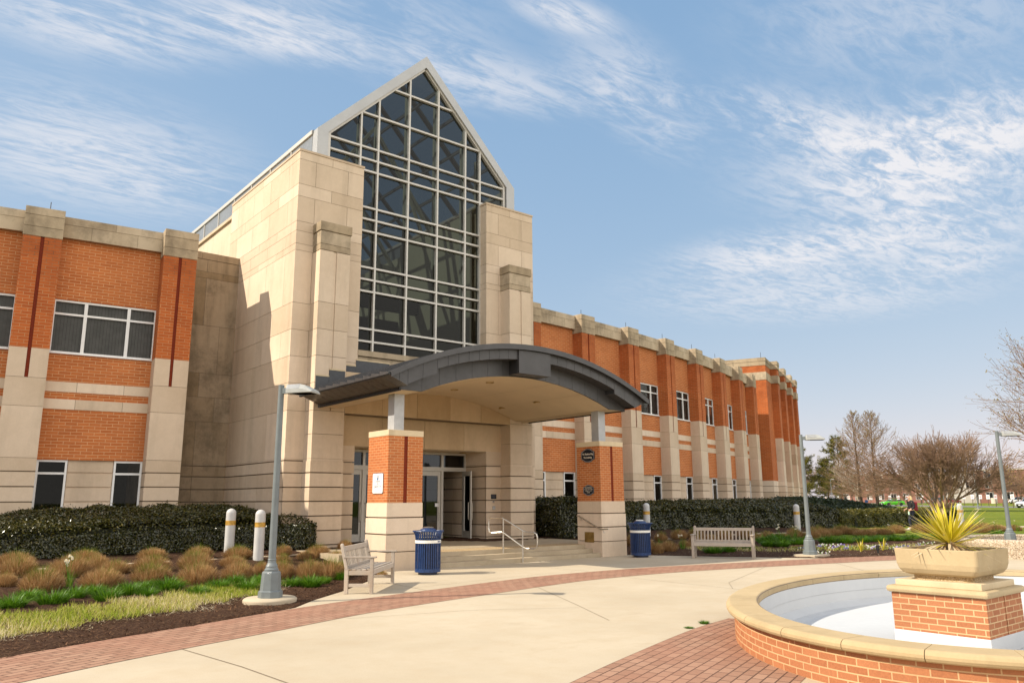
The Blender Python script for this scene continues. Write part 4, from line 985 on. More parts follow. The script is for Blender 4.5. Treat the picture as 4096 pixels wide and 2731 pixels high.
for t, z, sz in (('NO SMOKING', .075, .052), ('WITHIN 25 FEET OF ANY', .022, .036), ('ENTRANCE TO THE', -.022, .036), ('BUILDING', -.068, .036)): lettering('lettering', t, sz, 'sign_cream', ns, (-.0142, 0, z), LEFTFACE, 1., sx=.85)
pl = empty('wall_plaque', (16.72, 21.70, 1.78), 0, 'small dark plaque on the stone wall right of the open door', 'plaque')
mb = MB(); mb.box(-.115, .115, -.012, 0, -.08, .08); mb.build('face', 'sign_navy', pl)
mb = MB()
for k, w in enumerate((.15, .18, .14, .09)): mb.box(-w / 2, w / 2, -.014, -.012, .045 - k * .032, .055 - k * .032)
mb.build('lettering', 'sign_grey', pl)
cr = empty('card_reader', (16.70, 21.70, 1.61), 0, 'small metal card reader below the dark plaque', 'card reader'); mb = MB(); mb.box(-.045, .045, -.03, 0, -.035, .035); mb.box(-.02, .02, -.034, -.03, -.02, .02, 1); mb.build('housing', ['stainless', 'black_plastic'], cr, bevel=.004)
db = empty('door_button', (16.725, 21.70, 1.40), 0, 'square steel door opener button low on the stone wall', 'door button'); mb = MB(); mb.box(-.065, .065, -.02, 0, -.065, .065); mb.box(-.05, .05, -.026, -.02, -.05, .05, 1); mb.build('housing', ['stainless', 'steel_post'], db, bevel=.004)

# ------------------------------------------------------------------ handrails
hr = empty('handrail', (13.75, 17.0, 0), 0, 'looped steel handrail in the middle of the entrance steps', 'handrail')
p1, p2 = Vector((13.64, 17.27, 0)), Vector((13.88, 16.72, 0)); dr = (p2 - p1).normalized()
pt_ = lambda t, z: tuple(p1 + dr * t - Vector((13.75, 17.0, 0)) + Vector((0, 0, z)))
mb = MB(); mb.tube([pt_(.02, 1.15), pt_(-.02, 1.17), pt_(-.36, 1.19), pt_(-.44, 1.15), pt_(-.46, 1.07), pt_(-.46, .90), pt_(-.44, .80), pt_(-.36, .77), pt_(-.04, .79), pt_(.02, .77), pt_(.62, .40), pt_(.72, .37), pt_(.95, .37), pt_(1.02, .41), pt_(1.04, .49), pt_(1.04, .67), pt_(1.02, .75), pt_(.95, .79), pt_(.70, .80), pt_(.62, .83)], .021, 8, closed=True)
mb.build('rail', 'stainless', hr)
for t, z0, z1 in ((0, .22, 1.15), (.60, -.02, .84)): mb = MB(); mb.tube([pt_(t, z0), pt_(t, z1)], .021, 8); mb.build('post', 'stainless', hr)
hr2 = empty('handrail', (16.92, 17.1, .9), 0, 'short steel handrail fixed to the side of the right pillar', 'handrail')
mb = MB(); mb.tube([(-.075, .58, .27), (-.075, .50, .265), (-.075, -.38, -.09), (-.075, -.46, -.105), (-.075, -.74, -.09)], .02, 8); mb.build('rail', 'stainless', hr2)
for y, z in ((.45, .235), (-.52, -.115)): mb = MB(); mb.tube([(-.075, y, z), (-.06, y, z - .07), (.0, y, z - .09)], .01, 6); mb.lathe([(.03, -.09), (.03, -.085)], 10, (0, y, z)); mb.build('bracket', 'stainless', hr2)

# ------------------------------------------------------------------ benches
def make_bench(label, loc, rz, L=1.80):
    root = empty('garden_bench', loc, rz, label, 'bench'); D = .50; h = L / 2
    for sx in (-1, 1):
        x = sx * (h - .035)
        mb = MB(); mb.box(x - .035, x + .035, 0, .062, 0, .63, 0, rt()); mb.build('leg', 'bench_wood', root, bevel=.006)
        mb = MB(); mb.bar((x, D, 0), (x, D, .45), .07, .06, 0, rt()); mb.bar((x, D, .43), (x, D + .10, .86), .07, .055, 0, rt()); mb.lathe([(.036, 0), (.036, .02), (.02, .035), (0, .04)], 8, (x, D + .10, .85)); mb.build('leg', 'bench_wood', root, bevel=.006)
        mb = MB(); mb.box(x - .045, x + .045, -.05, D + .05, .63, .66, 0, rt()); mb.build('armrest', 'bench_wood', root, bevel=.008)
        mb = MB(); mb.box(x - .02, x + .02, .06, D - .03, .12, .18, 0, rt()); mb.box(x - .022, x + .022, .06, D - .03, .33, .41, 0, rt()); mb.build('side_rail', 'bench_wood', root, bevel=.004)
    mb = MB(); mb.box(-h + .07, h - .07, .008, .042, .335, .425, 0, rt()); mb.build('front_rail', 'bench_wood', root, bevel=.005)
    mb = MB(); k = 0
    for y in (.05, .145, .24, .335, .43): mb.box(-h + .03, h - .03, y, y + .078, .422 - .012 * sin(pi * (y - .05) / .38), .444 - .012 * sin(pi * (y - .05) / .38), 0, rt())
    mb.build('seat', 'bench_wood', root, bevel=.004)
    by = lambda z: D + .10 * (z - .43) / .43
    mb = MB(); mb.bar((-h + .06, by(.79), .79), (h - .06, by(.79), .79), .035, .085, 0, rt()); mb.bar((-h + .06, by(.47), .47), (h - .06, by(.47), .47), .032, .05, 0, rt()); mb.build('back_rail', 'bench_wood', root, bevel=.005)
    mb = MB(); n = 16
    for i in range(n):
        x = -h + .12 + (L - .24) * i / (n - 1); mb.bar((x, by(.48), .48), (x, by(.77), .77), .042, .016, 0, rt(), up=(0, 1, 0))
    mb.build('back_slats', 'bench_wood', root, bevel=.003); return root
make_bench('weathered wooden bench seen from its end, beside the left trash can', (7.86, 13.66, 0), radians(47))
make_bench('weathered wooden bench seen from the front, right of the entrance', (18.86, 13.88, 0), radians(-60.3), 1.72)

# ------------------------------------------------------------------ trash cans
def make_can(loc, label, rz, lidtone):
    r = empty('trash_can', loc, rz, label, 'trash can', 'navy slatted trash cans by the steps')
    mb = MB(); mb.lathe([(.22, 0), (.22, .05), (.27, .06)], 24); mb.build('base', 'navy_dark', r)
    mb = MB(); mb.lathe([(.292, .055), (.297, .06), (.297, .13), (.285, .135)], 32); mb.lathe([(.29, .855), (.292, .855), (.292, .862)], 32); mb.tube([(.355 * cos(a), .355 * sin(a), .965) for a in np.linspace(0, 2 * pi, 33)[:-1]], .013, 6, closed=True); mb.build('rim', 'navy_paint', r)
    mb = MB(); n = 34
    for k in range(n):
        a = 2 * pi * k / n; P = [(.288, .12), (.288, .78), (.296, .86), (.318, .92), (.352, .965)]
        for (r0, z0), (r1, z1) in zip(P[:-1], P[1:]): mb.bar((r0 * cos(a), r0 * sin(a), z0), (r1 * cos(a), r1 * sin(a), z1), .012, .026, 0, .5, up=(-sin(a), cos(a), 0))
    mb.build('slats', 'navy_paint', r)
    mb = MB(); mb.lathe([(.298, .70), (.300, .70), (.300, .765), (.298, .765)], 32); o = mb.build('band', 'white_paint', r)
    mb = MB(); rr = .3015
    for k in range(9):
        a = radians(-96) + k * .045
        if k in (4,): continue
        b = a + .032; z0, z1 = .715 + (.005 if k % 2 else 0), .75; mb.poly([(rr * cos(a), rr * sin(a), z0), (rr * cos(b), rr * sin(b), z0), (rr * cos(b), rr * sin(b), z1), (rr * cos(a), rr * sin(a), z1)])
    mb.build('marking', 'band_mark', o)
    mb = MB(); mb.lathe([(.225, .10), (.225, .80)], 24); mb.build('liner', 'navy_dark', r)
    mb = MB(); mb.lathe([(.16, .955), (.195, .96), (.20, .975), (.18, 1.005), (.14, 1.025), (.10, 1.035)], 28); o = mb.build('lid', 'navy_paint', r)
    for a in (0, 2.1, 4.2): mb_ = MB(); mb_.bar((.2 * cos(a), .2 * sin(a), .97), (.28 * cos(a), .28 * sin(a), .93), .03, .012); mb_.build('lid_bracket', 'navy_paint', o)
    mb = MB(); mb.lathe([(.115, 1.034), (.12, 1.05), (.09, 1.062), (0, 1.064)], 24); mb.build('lid_cap', 'stainless' if lidtone else 'white_paint', o)
    return r
make_can((10.12, 15.62, 0), 'navy slatted trash can left of the entrance steps with steel cap on lid', radians(20), True)
make_can((17.72, 15.92, 0), 'navy slatted trash can right of the right brick pillar', radians(75), False)

# ------------------------------------------------------------------ lamp posts
def make_lamp(loc, H, label, face=radians(-51), tagtext=None, footing='disc'):
    r = empty('lamp_post', loc, 0, label, 'lamp post', 'grey lamp posts with flat shoebox heads')
    if footing:
        mb = MB()
        if footing == 'disc': mb.lathe([(.42, -.15), (.44, .03), (.41, .055), (0, .058)], 32)
        else: mb.box(-.34, .5, -.34, .34, -.1, .06)
        mb.build('footing', 'concrete', r, bevel=.01)
    z0 = .055
    mb = MB(); k = 1 / cos(pi / 8)
    mb.lathe([(.185 * k, z0), (.185 * k, z0 + .10), (.158 * k, z0 + .12), (.140 * k, z0 + .40), (.125 * k, z0 + .425), (.10 * k, z0 + .43)], 8, smooth=False, rot=pi / 8); mb.lathe([(.115, z0 + .43), (.118, z0 + .455), (.10, z0 + .47), (.095, z0 + .49), (.098, z0 + .505), (.07, z0 + .56), (.066, z0 + .60), (.072, z0 + .61), (.066, z0 + .625)], 20); b = mb.build('base', 'lamp_paint', r)
    if tagtext:
        a = radians(-125); lettering('lettering', tagtext, .045, 'sign_white', b, (.140 * cos(a), .140 * sin(a), z0 + .40), (radians(80), 0, radians(-35)))
    mb = MB(); mb.lathe([(.062, z0 + .6), (.050, H), (.052, H), (.052, H + .015), (0, H + .02)], 20); mb.build('pole', 'lamp_paint', r)
    d = Vector((cos(face), sin(face), 0)); sd = Vector((-d.y, d.x, 0)); q = lambda u, v, z: tuple(d * u + sd * v + Vector((0, 0, z)))
    mb = MB(); mb.bar(q(.03, 0, H - .09), q(.15, 0, H - .09), .07, .10); mb.build('arm', 'lamp_paint', r)
    hz_ = H - .15; prof = [(.13, .07, .115), (.15, .125, .15), (.42, .16, .155), (.50, .165, .135), (.66, .175, .045)]
    mb = MB(); rings = []
    for u, w, hh in prof:
        rings.append([q(u, -w, hz_), q(u, w, hz_), q(u, w, hz_ + hh * .45), q(u, w * .70, hz_ + hh), q(u, -w * .70, hz_ + hh), q(u, -w, hz_ + hh * .45)])
    for A, B in zip(rings[:-1], rings[1:]):
        for i in range(6): j = (i + 1) % 6; mb.poly([A[i], B[i], B[j], A[j]])
    mb.poly(rings[0]); mb.poly(rings[-1][::-1]); hd = mb.build('lamp_head', 'lamp_head', r, bevel=.006)
    mb = MB(); A = [q(.26, -.12, hz_ - .004), q(.62, -.13, hz_ - .004), q(.62, .13, hz_ - .004), q(.26, .12, hz_ - .004)]; mb.poly(A); mb.poly(A[::-1]); mb.build('lens', 'lamp_lens', hd)
    mb = MB()
    for i in range(18):
        u = .16 + i * .0145; w = .125 + .035 * (u - .15) / .27
        for s_ in (-1, 1): mb.bar(q(u, s_ * w * 1.005, hz_ + .075), q(u, s_ * w * .72, hz_ + .152), .006, .008)
        mb.bar(q(u, -w * .7, hz_ + .156), q(u, w * .7, hz_ + .156), .006, .006)
    mb.build('cooling_fins', 'steel_post', hd); return r
make_lamp((5.37, 13.10, .03), 3.62, 'tall grey lamp post marked A25 in front of the left planting bed', tagtext='A25')
make_lamp((21.35, 12.66, .0), 3.50, 'grey lamp post at the edge of the pansy bed right of the bench', footing='block')
make_lamp((27.6, 9.55, .1), 3.60, 'grey lamp post behind the pebbled planter at the right edge')
for x, y, h, lab in ((130.57, 72.39, 5.0, 'small distant lamp post on the lawn left of the pine'), (123.3, 46.3, 6.4, 'distant lamp post on the lawn right of the crape myrtle')): make_lamp((x, y, 0), h, lab, tagtext=None)
tl = empty('parking_lamp', (231, 82.6, 0), 0, 'very tall thin parking lamp on a concrete drum before the brick building', 'lamp post')
mb = MB(); mb.lathe([(.75, 0), (.75, 1.5), (0, 1.5)], 16); mb.build('footing', 'curb', tl)
mb = MB(); mb.lathe([(.16, 1.5), (.09, 12.9), (0, 12.9)], 8); mb.build('pole', 'lamp_paint', tl); mb = MB(); mb.bar((0, 0, 12.8), (-1.6, 1.1, 12.9), .35, .15); mb.build('lamp_head', 'lamp_head', tl)

# ------------------------------------------------------------------ bollards
def make_bollard(loc, H, label, gold=True):
    r = empty('bollard', loc, 0, label, 'bollard', 'round topped bollards by the side walks'); R_ = .125
    mb = MB(); mb.lathe([(R_, -.1), (R_, H - R_)] + [(R_ * cos(a), H - R_ + R_ * sin(a)) for a in np.linspace(.15, pi / 2 - .01, 8)] + [(0, H)], 28); mb.build('body', 'bollard_paint', r)
    mb = MB(); mb.lathe([(R_ + .001, H - .43), (R_ + .003, H - .43), (R_ + .003, H - .31), (R_ + .001, H - .31)], 28); mb.build('band', 'gold_band', r); return r
BOLL = [((7.42, 21.0), 1.14, 'pale bollard with gold band, the farther one by the left hedge'), ((7.62, 19.47), 1.22, 'pale bollard with gold band, the nearer one beside the lamp post'), ((23.0, 20.3), 1.22, 'pale bollard behind the right trash can'), ((30.4, 18.5), 1.27, 'pale bollard before the hedge left of the pansy bed lamp'), ((40.2, 15.9), 1.27, 'pale bollard half hidden behind the yucca')]
for (x, y), h, l in BOLL: make_bollard((x, y, gz(x, y)), h, l)

# ------------------------------------------------------------------ fountain
FO = (11.27, 4.10, 0); FT = empty('fountain', FO, 0, label='dry oval fountain with brick wall, tan coping and white painted basin', cat='fountain')
def sweep(prof, n=NE, mb=None, mi=0, gaps=None, uvz=False, smooth=True, t0=0., t1=2 * pi, cap=False):
    mb = mb or MB(); T = [t0 + (t1 - t0) * i / n for i in range(n + 1)]; P = [[(*ell(t, o), z) for o, z in prof] for t in T]
    s_ = [0.]
    for i in range(n): s_.append(s_[-1] + (Vector(P[i + 1][0]) - Vector(P[i][0])).length)
    for i in range(n):
        for k in range(len(prof) - 1):
            u = [(s_[i], prof[k][1]), (s_[i + 1], prof[k][1]), (s_[i + 1], prof[k + 1][1]), (s_[i], prof[k + 1][1])] if uvz else None
            mb.poly([P[i][k], P[i + 1][k], P[i + 1][k + 1], P[i][k + 1]], mi, .5, uv=u, smooth=smooth)
    if cap: mb.poly(P[0]); mb.poly(P[-1][::-1])
    return mb
sweep([(-.06, -.15), (-.06, .325)], uvz=True).build('brick_wall', 'fountain_brick', FT, FO)
cp = MB(); NS = 28
NOSE = [(-.33, .322), (-.02, .322)] + [(-.02 + .05 * sin(a), .372 - .05 * cos(a)) for a in np.linspace(.3, pi - .3, 6)] + [(-.02, .424), (-.33, .424)] + [(-.36 , .40), (-.36, .345), (-.33, .322)]
for k in range(NS):
    a, b = 2 * pi * k / NS, 2 * pi * (k + 1) / NS; sweep(NOSE, 8, cp, 0, t0=a + .0012, t1=b - .0012, cap=True)
sweep([(-.33, .33), (-.02, .33), (.024, .372), (-.02, .416), (-.35, .416), (-.35, .33)], NE, cp, 1); cp.build('coping', ['coping_stone', 'mortar_joint'], FT, FO)
FZ = -.08
mb = sweep([(-.35, .33), (-.352, .16), (-.342, .155), (-.36, .02), (-.48, FZ + .02), (-.62, FZ)])
mb.poly([(*ell(2 * pi * k / NE, -.61), FZ) for k in range(NE)]); mb.build('basin', 'pool_white', FT, FO)
mb = MB(); x, y = ell(radians(128), -.37); mb.lathe([(.045, 0), (.05, .012), (.03, .02), (.02, .012), (0, .01)], 16)
o = mb.build('water_inlet', 'pool_white', FT); o.location = (x - FO[0], y - FO[1], .12); o.rotation_euler = (radians(90), 0, radians(150)); 
for dx, dy in ((-1.75, .05),): mb = MB(); mb.lathe([(.08, FZ), (.075, FZ + .012), (.03, FZ + .02), (0, FZ + .02)], 16, (10.3 + dx, 4.3 + dy, 0)); mb.build('floor_drain', 'pool_white', FT, FO)
PX0, PY0, PWd = 9.80, 3.72, 1.05
mb = MB(); xa, xb, ya, yb = PX0, PX0 + PWd, PY0, PY0 + PWd; xm = (xa + xb) / 2
mb.box(xa, xm - .012, ya, yb, .10, .53); mb.box(xm + .012, xb, ya, yb, .10, .53); mb.box(xa + .01, xb - .01, ya + .02, yb - .02, .1, .53)
pd = mb.build('pedestal', 'fountain_brick', FT, FO)
mb = MB(); mb.box(xa - .008, xb + .008, ya - .008, yb + .008, FZ, .105); mb.build('painted_footing', 'pool_white', pd, FO, bevel=.006)
mb = MB(); mb.box(xa - .05, xb + .05, ya - .05, yb + .05, .535, .615); mb.build('moulding', 'coping_stone', pd, FO, bevel=.036)
mb = MB(); mb.box(xa + .04, xb - .04, ya + .04, yb - .04, .615, .685); mb.build('slab', 'cast_stone', pd, FO, bevel=.006)
# planter bowl on the pedestal
PC = (xm, (ya + yb) / 2, .685); pb = empty('planter_bowl', PC, 0, 'square tan concrete planter on the brick pedestal in the fountain', 'planter')
def sq(mb, prof, r=.07, n=5, mi=0):
    def ring(w, z):
        rr = min(r, w * .4); return [(sx * (w - rr) + rr * cos(a), sy * (w - rr) + rr * sin(a), z) for sx, sy, a0 in ((1, 1, 0), (-1, 1, pi / 2), (-1, -1, pi), (1, -1, 1.5 * pi)) for a in [a0 + pi / 2 * k / n for k in range(n + 1)]]
    R_ = [ring(w, z) for w, z in prof]; m = len(R_[0])
    for A, B in zip(R_[:-1], R_[1:]):
        for k in range(m): j = (k + 1) % m; mb.poly([A[k], A[j], B[j], B[k]], mi, smooth=True)
    mb.poly(R_[0][::-1], mi); mb.poly(R_[-1], mi)
mb = MB(); sq(mb, [(.34, 0), (.34, .06)]); mb.build('foot', 'aggregate', pb)
mb = MB(); sq(mb, [(.31, .052), (.36, .054), (.42, .08), (.455, .13), (.470, .19), (.480, .355), (.477, .362), (.435, .362), (.43, .35), (.425, .29)], r=.05); mb.build('bowl', 'coping_stone', pb)
mb = MB(); mb.poly([(-.425, -.425, .30), (.425, -.425, .30), (.425, .425, .30), (-.425, .425, .30)]); mb.build('soil', 'planter_soil', pb)
# second planter: long low pebbled ring behind
p2 = empty('pebble_planter', (26.6, 8.6, 0), 0, 'large low planter of exposed pebbles at the right edge', 'planter')
mb = MB(); n = 48; R2 = lambda t, o: ((2.35 + o) * cos(t), (2.0 + o) * sin(t))
prof = [(0, -.1), (.02, .40), (.0, .47), (-.06, .50), (-.22, .50), (-.26, .46), (-.27, .30)]
for i in range(n):
    a, b = 2 * pi * i / n, 2 * pi * (i + 1) / n
    for (o0, z0), (o1, z1) in zip(prof[:-1], prof[1:]): mb.poly([(*R2(a, o0), z0), (*R2(b, o0), z0), (*R2(b, o1), z1), (*R2(a, o1), z1)], smooth=True)
o = mb.build('rim', 'planter_aggregate', p2); o.rotation_euler = (0, 0, radians(-20))
mb = MB(); mb.poly([(*R2(2 * pi * i / n, -.26), .31) for i in range(n)]); o = mb.build('soil', 'planter_soil', p2); o.rotation_euler = (0, 0, radians(-20))
sp_ = empty('spot_light', (23.75, 11.85, gz(23.75, 11.85)), 0, 'small black garden spotlight in the mulch of the pansy bed', 'garden light'); mb = MB(); mb.lathe([(.03, 0), (.03, .10), (.05, .11), (.05, .24), (.0, .24)], 12); mb.build('housing', 'black_plastic', sp_)
# ------------------------------------------------------------------ plants
def blades(n, bx, by, az, lean, L, Wd, curl, segs=3, z0=0., rng=RNG):
    """strips of grass: base, azimuth, lean from vertical at the root, extra lean at the tip"""
    V = np.zeros((n, segs + 1, 2, 3)); p = np.stack([bx, by, np.full(n, z0) if np.isscalar(z0) else z0], 1); d = np.stack([np.cos(az), np.sin(az)], 1); tw = az + pi / 2 + rng.normal(0, .5, n); sd = np.stack([np.cos(tw), np.sin(tw), np.zeros(n)], 1)
    for k in range(segs + 1):
        t = k / segs; w = Wd * (1 - .92 * t ** 1.4) * (.75 + .5 * min(t * 3, 1)) / 2
        V[:, k, 0] = p - sd * w[:, None]; V[:, k, 1] = p + sd * w[:, None]
        th = lean + curl * (t + .5 / segs); st = L / segs
        p = p + np.stack([d[:, 0] * np.sin(th), d[:, 1] * np.sin(th), np.cos(th)], 1) * st[:, None]
    base = np.arange(n)[:, None] * (segs + 1) * 2 + np.arange(segs)[None] * 2
    F = np.stack([base, base + 1, base + 3, base + 2], -1).reshape(-1, 4)
    return V.reshape(-1, 3), F
def cat_mesh(name, parts, mats):
    Vs, Fs, T, M = [], [], [], []; o = 0
    for V, F, t, m in parts: Vs.append(V); Fs.append(F + o); o += len(V); T.append(t); M.append(np.full(len(F), m))
    return np_mesh(name, np.concatenate(Vs), np.concatenate(Fs), mats, np.concatenate(T), np.concatenate(M))
def tuft_mesh(seed, green):
    r = np.random.default_rng(seed); n = 2200; q = np.sqrt(r.uniform(0, 1, n)); az = r.uniform(0, 2 * pi, n); R_ = .27 * q
    V, F = blades(n, R_ * np.cos(az), R_ * np.sin(az), az + r.normal(0, .45, n), q * .62 + r.normal(0, .16, n), r.uniform(.30, .42, n) * np.sqrt(1 - .72 * q * q), r.uniform(.008, .014, n), r.normal(.22, .3, n), 3, rng=r)
    t = np.repeat(np.clip(r.normal(.5, .25, n), 0, 1), 3); parts = [(V, F, t, 0)]
    n = green; a0 = r.uniform(0, 2 * pi); az = r.normal(a0, 1.1, n); q = r.uniform(.1, 1, n); R_ = .16 * q
    V, F = blades(n, R_ * np.cos(az), R_ * np.sin(az), r.uniform(0, 2 * pi, n), q * .5 + r.normal(0, .1, n), r.uniform(.30, .52, n), r.uniform(.005, .010, n), r.normal(.35, .2, n), 3, rng=r)
    parts.append((V, F, np.repeat(r.uniform(0, 1, n), 3), 1)); return cat_mesh('grass_tuft', parts, ['tan_blade', 'shoot_blade'])
TUF = [tuft_mesh(s_, g_) for s_, g_ in ((1, 140), (2, 300), (3, 420), (4, 200))]
TAN = [(2.11, 17.7, .44), (2.48, 19.1, .69), (2.55, 16.64, .84), (3.33, 18.62, .82), (3.51, 16.58, .83), (4.14, 18.55, .74), (4.5, 17.01, .72), (4.89, 18.56, .74), (5.42, 20.57, .74), (5.19, 16.33, .81), (5.83, 18.56, .76), (6.44, 20.31, .72), (6.13, 16.73, .73), (6.71, 18.67, .6), (7.29, 19.99, .79), (6.89, 17.39, .41), (7.29, 17.26, .34), (8.51, 20.04, .5), (7.95, 18.81, .45), (9.27, 19.6, .68), (8.77, 19.18, .52), (7.52, 16.26, .72), (7.88, 16.08, .7), (8.3, 16.35, .7), (10.5, 20.5, .46), (9.48, 18.95, .5), (9.9, 17.95, .36), (9.2, 16.08, .3), (1.3, 16.9, .8), (1.5, 18.7, .75), (.4, 17.6, .8), (.2, 19.6, .7), (3.9, 19.0, .6), (2.6, 20.6, .7), (4.0, 20.9, .7), (7.0, 16.6, .6),
       (19.87, 16.68, .67), (23.27, 19.0, .66), (24.12, 18.9, .71), (21.1, 17.02, .5), (19.04, 16.41, .4), (19.99, 18.39, .51), (21.89, 18.7, .45), (29.59, 18.2, .7), (20.02, 17.69, .54), (25.79, 17.48, .67), (28.79, 17.6, .84), (28.99, 17.0, .66), (29.83, 17.14, .89), (31.7, 17.71, .81), (33.72, 17.9, .92), (33.06, 17.46, .89), (32.17, 16.52, .86), (34.99, 17.45, .86), (33.91, 16.56, .8), (35.54, 16.85, .92), (37.29, 16.5, .95), (30.92, 17.9, .83), (33.05, 18.0, .81), (39.07, 15.2, .94), (40.26, 15.06, 1.0), (40.65, 14.62, 1.0), (42.0, 14.33, .8), (22.2, 17.4, .6), (23.4, 17.7, .65), (24.6, 18.0, .65), (26.2, 18.2, .7), (27.4, 18.0, .7), (27.2, 17.2, .65), (36.6, 15.9, .85), (37.6, 15.3, .85), (38.4, 14.4, .85), (41.3, 13.2, .9), (42.6, 13.0, .9), (43.2, 12.0, .9)]
for i, (x, y, w) in enumerate(TAN):
    left = x < 13; o = link('grass_clump', TUF[(i * 7) % 4], None, (x, y, gz(x, y) - .02)); k = w / .76
    o.scale = (k * rt(.88, 1.15), k * rt(.88, 1.15), (.62 + .38 * k) * rt(.72, 1.15)); o.rotation_euler = (rt(-.06, .06), rt(-.06, .06), rt(0, 6.28))
    tag(o, 'tan mound of trimmed ornamental grass with green shoots in the left bed' if left else 'tan mound of trimmed ornamental grass in the bed right of the steps', 'grass clump', 'tan grass mounds in the left bed' if left else 'tan grass mounds in the right bed', 'thing')
def lily_mesh(seed):
    r = np.random.default_rng(seed); n = 520; q = np.sqrt(r.uniform(0, 1, n)); az = r.uniform(0, 2 * pi, n); R_ = .19 * q
    V, F = blades(n, R_ * np.cos(az), R_ * np.sin(az), az + r.normal(0, .5, n), q * .55 + r.uniform(0, .25, n), r.uniform(.18, .32, n) * (1 - .2 * q), r.uniform(.008, .014, n), r.uniform(.3, 1.3, n), 4, rng=r)
    return cat_mesh('daylily', [(V, F, np.repeat(np.clip(r.normal(.5, .3, n), 0, 1), 4), 0)], ['lily_blade'])
LIL = [lily_mesh(s_) for s_ in (5, 6, 7)]
GRN = [(1.85, 14.6, .55), (2.2, 15.49, .48), (2.43, 14.68, .55), (2.83, 15.24, .45), (3.18, 15.58, .45), (3.21, 14.68, .5), (3.69, 15.29, .5), (4.1, 15.85, .48), (4.41, 15.49, .65), (4.68, 14.59, .45), (5.29, 15.45, .5), (5.82, 16.06, .45), (5.63, 14.86, .52), (6.32, 16.06, .4), (6.64, 15.15, .5), (6.91, 14.89, .55), (7.34, 15.26, .4), (7.99, 15.73, .35), (1.4, 14.3, .6), (1.1, 13.6, .6), (3.9, 14.9, .4), (6.1, 15.4, .45), (.6, 13.9, .6),
       (26.65, 17.0, 1.0), (23.48, 15.4, .55), (20.41, 15.36, .7), (24.85, 16.4, .8), (25.64, 16.3, .74), (24.91, 15.26, .66), (26.39, 14.92, .73), (26.8, 14.53, .68), (28.41, 14.15, .7), (29.3, 13.92, .66), (30.15, 13.76, .66), (23.37, 15.38, .46), (23.61, 14.97, .55), (21.0, 15.2, .5), (22.1, 15.3, .5), (27.6, 14.3, .65), (31.2, 13.2, .7), (32.4, 12.8, .7), (36, 12.9, .7), (38, 12.2, .7), (25.8, 15.5, .7)]
for i, (x, y, w) in enumerate(GRN):
    left = x < 13; o = link('daylily', LIL[i % 3], None, (x, y, gz(x, y) - .01)); k = w / .56; o.scale = (k, k, (.5 + .5 * k) * rt(.9, 1.2)); o.rotation_euler = (0, 0, rt(0, 6.28))
    tag(o, 'bright green strappy daylily clump along the front of the left bed' if left else 'bright green strappy daylily clump in the bed right of the steps', 'daylily', 'green daylily clumps in the left bed' if left else 'green daylily clumps in the right bed')
def patch(name, label, n, xs_, dlo, dhi, mat, lo, hi, wd, lean=.5, dens=None, seed=3, frac=1.):
    r = np.random.default_rng(seed); X = r.uniform(xs_[0], xs_[1], n * 6); Y = r.uniform(xs_[2], xs_[3], n * 6); d = edge_d(X, Y)
    nn = np.sin(X * 2.1 + 1.3) * np.sin(Y * 2.7) + .6 * np.sin(X * 5.3 + Y * 4.1); k = (d > dlo + .18 * nn) & (d < dhi + .25 * nn)
    X, Y = X[k][:n], Y[k][:n]; m = len(X); Z = ground_h(X, Y)
    V, F = blades(m, X, Y, r.uniform(0, 2 * pi, m), np.abs(r.normal(lean, .3, m)), r.uniform(lo, hi, m), r.uniform(wd * .7, wd * 1.3, m), r.normal(.5, .4, m), 2, Z + .004, rng=r)
    t = np.clip(r.normal(.45 + .25 * np.sin(X * 1.7 + Y), .28, m), 0, 1); me = np_mesh(name, V, F, mat, np.repeat(t, 2)); return tag(link(name, me), label, 'grass', kind='stuff')
patch('grass', 'yellow green grass strip in front of the left daylilies', 22000, (-4, 6.6, 8, 15.5), 1.25, 2.7, 'lawn_blade', .05, .13, .009, .5)
patch('straw', 'pale dry cut grass lying along the left mulch', 5200, (-4, 8.2, 7, 15.5), 1.0, 1.75, 'straw', .06, .15, .007, 1.35, seed=4)
patch('grass', 'yellow green grass behind the pansies', 16000, (19.6, 44, 2, 17), 1.9, 3.1, 'lawn_blade', .05, .13, .012, .5, seed=6)
patch('straw', 'dry grass litter among the mulch of the right bed', 2500, (18.5, 40, 2, 19), .2, 3.5, 'straw', .05, .16, .007, 1.45, seed=8)
patch('straw', 'mulch chips and dry stems on the left bed', 11000, (-6, 9.5, 5, 20), .02, 1.5, 'bark_chip', .03, .08, .014, 1.35, seed=9)
patch('grass', 'rough grass at the far edge of the bed', 9000, (30, 46, 8, 22), 6.4, 8.5, 'lily_blade', .06, .14, .012, .4, seed=12)

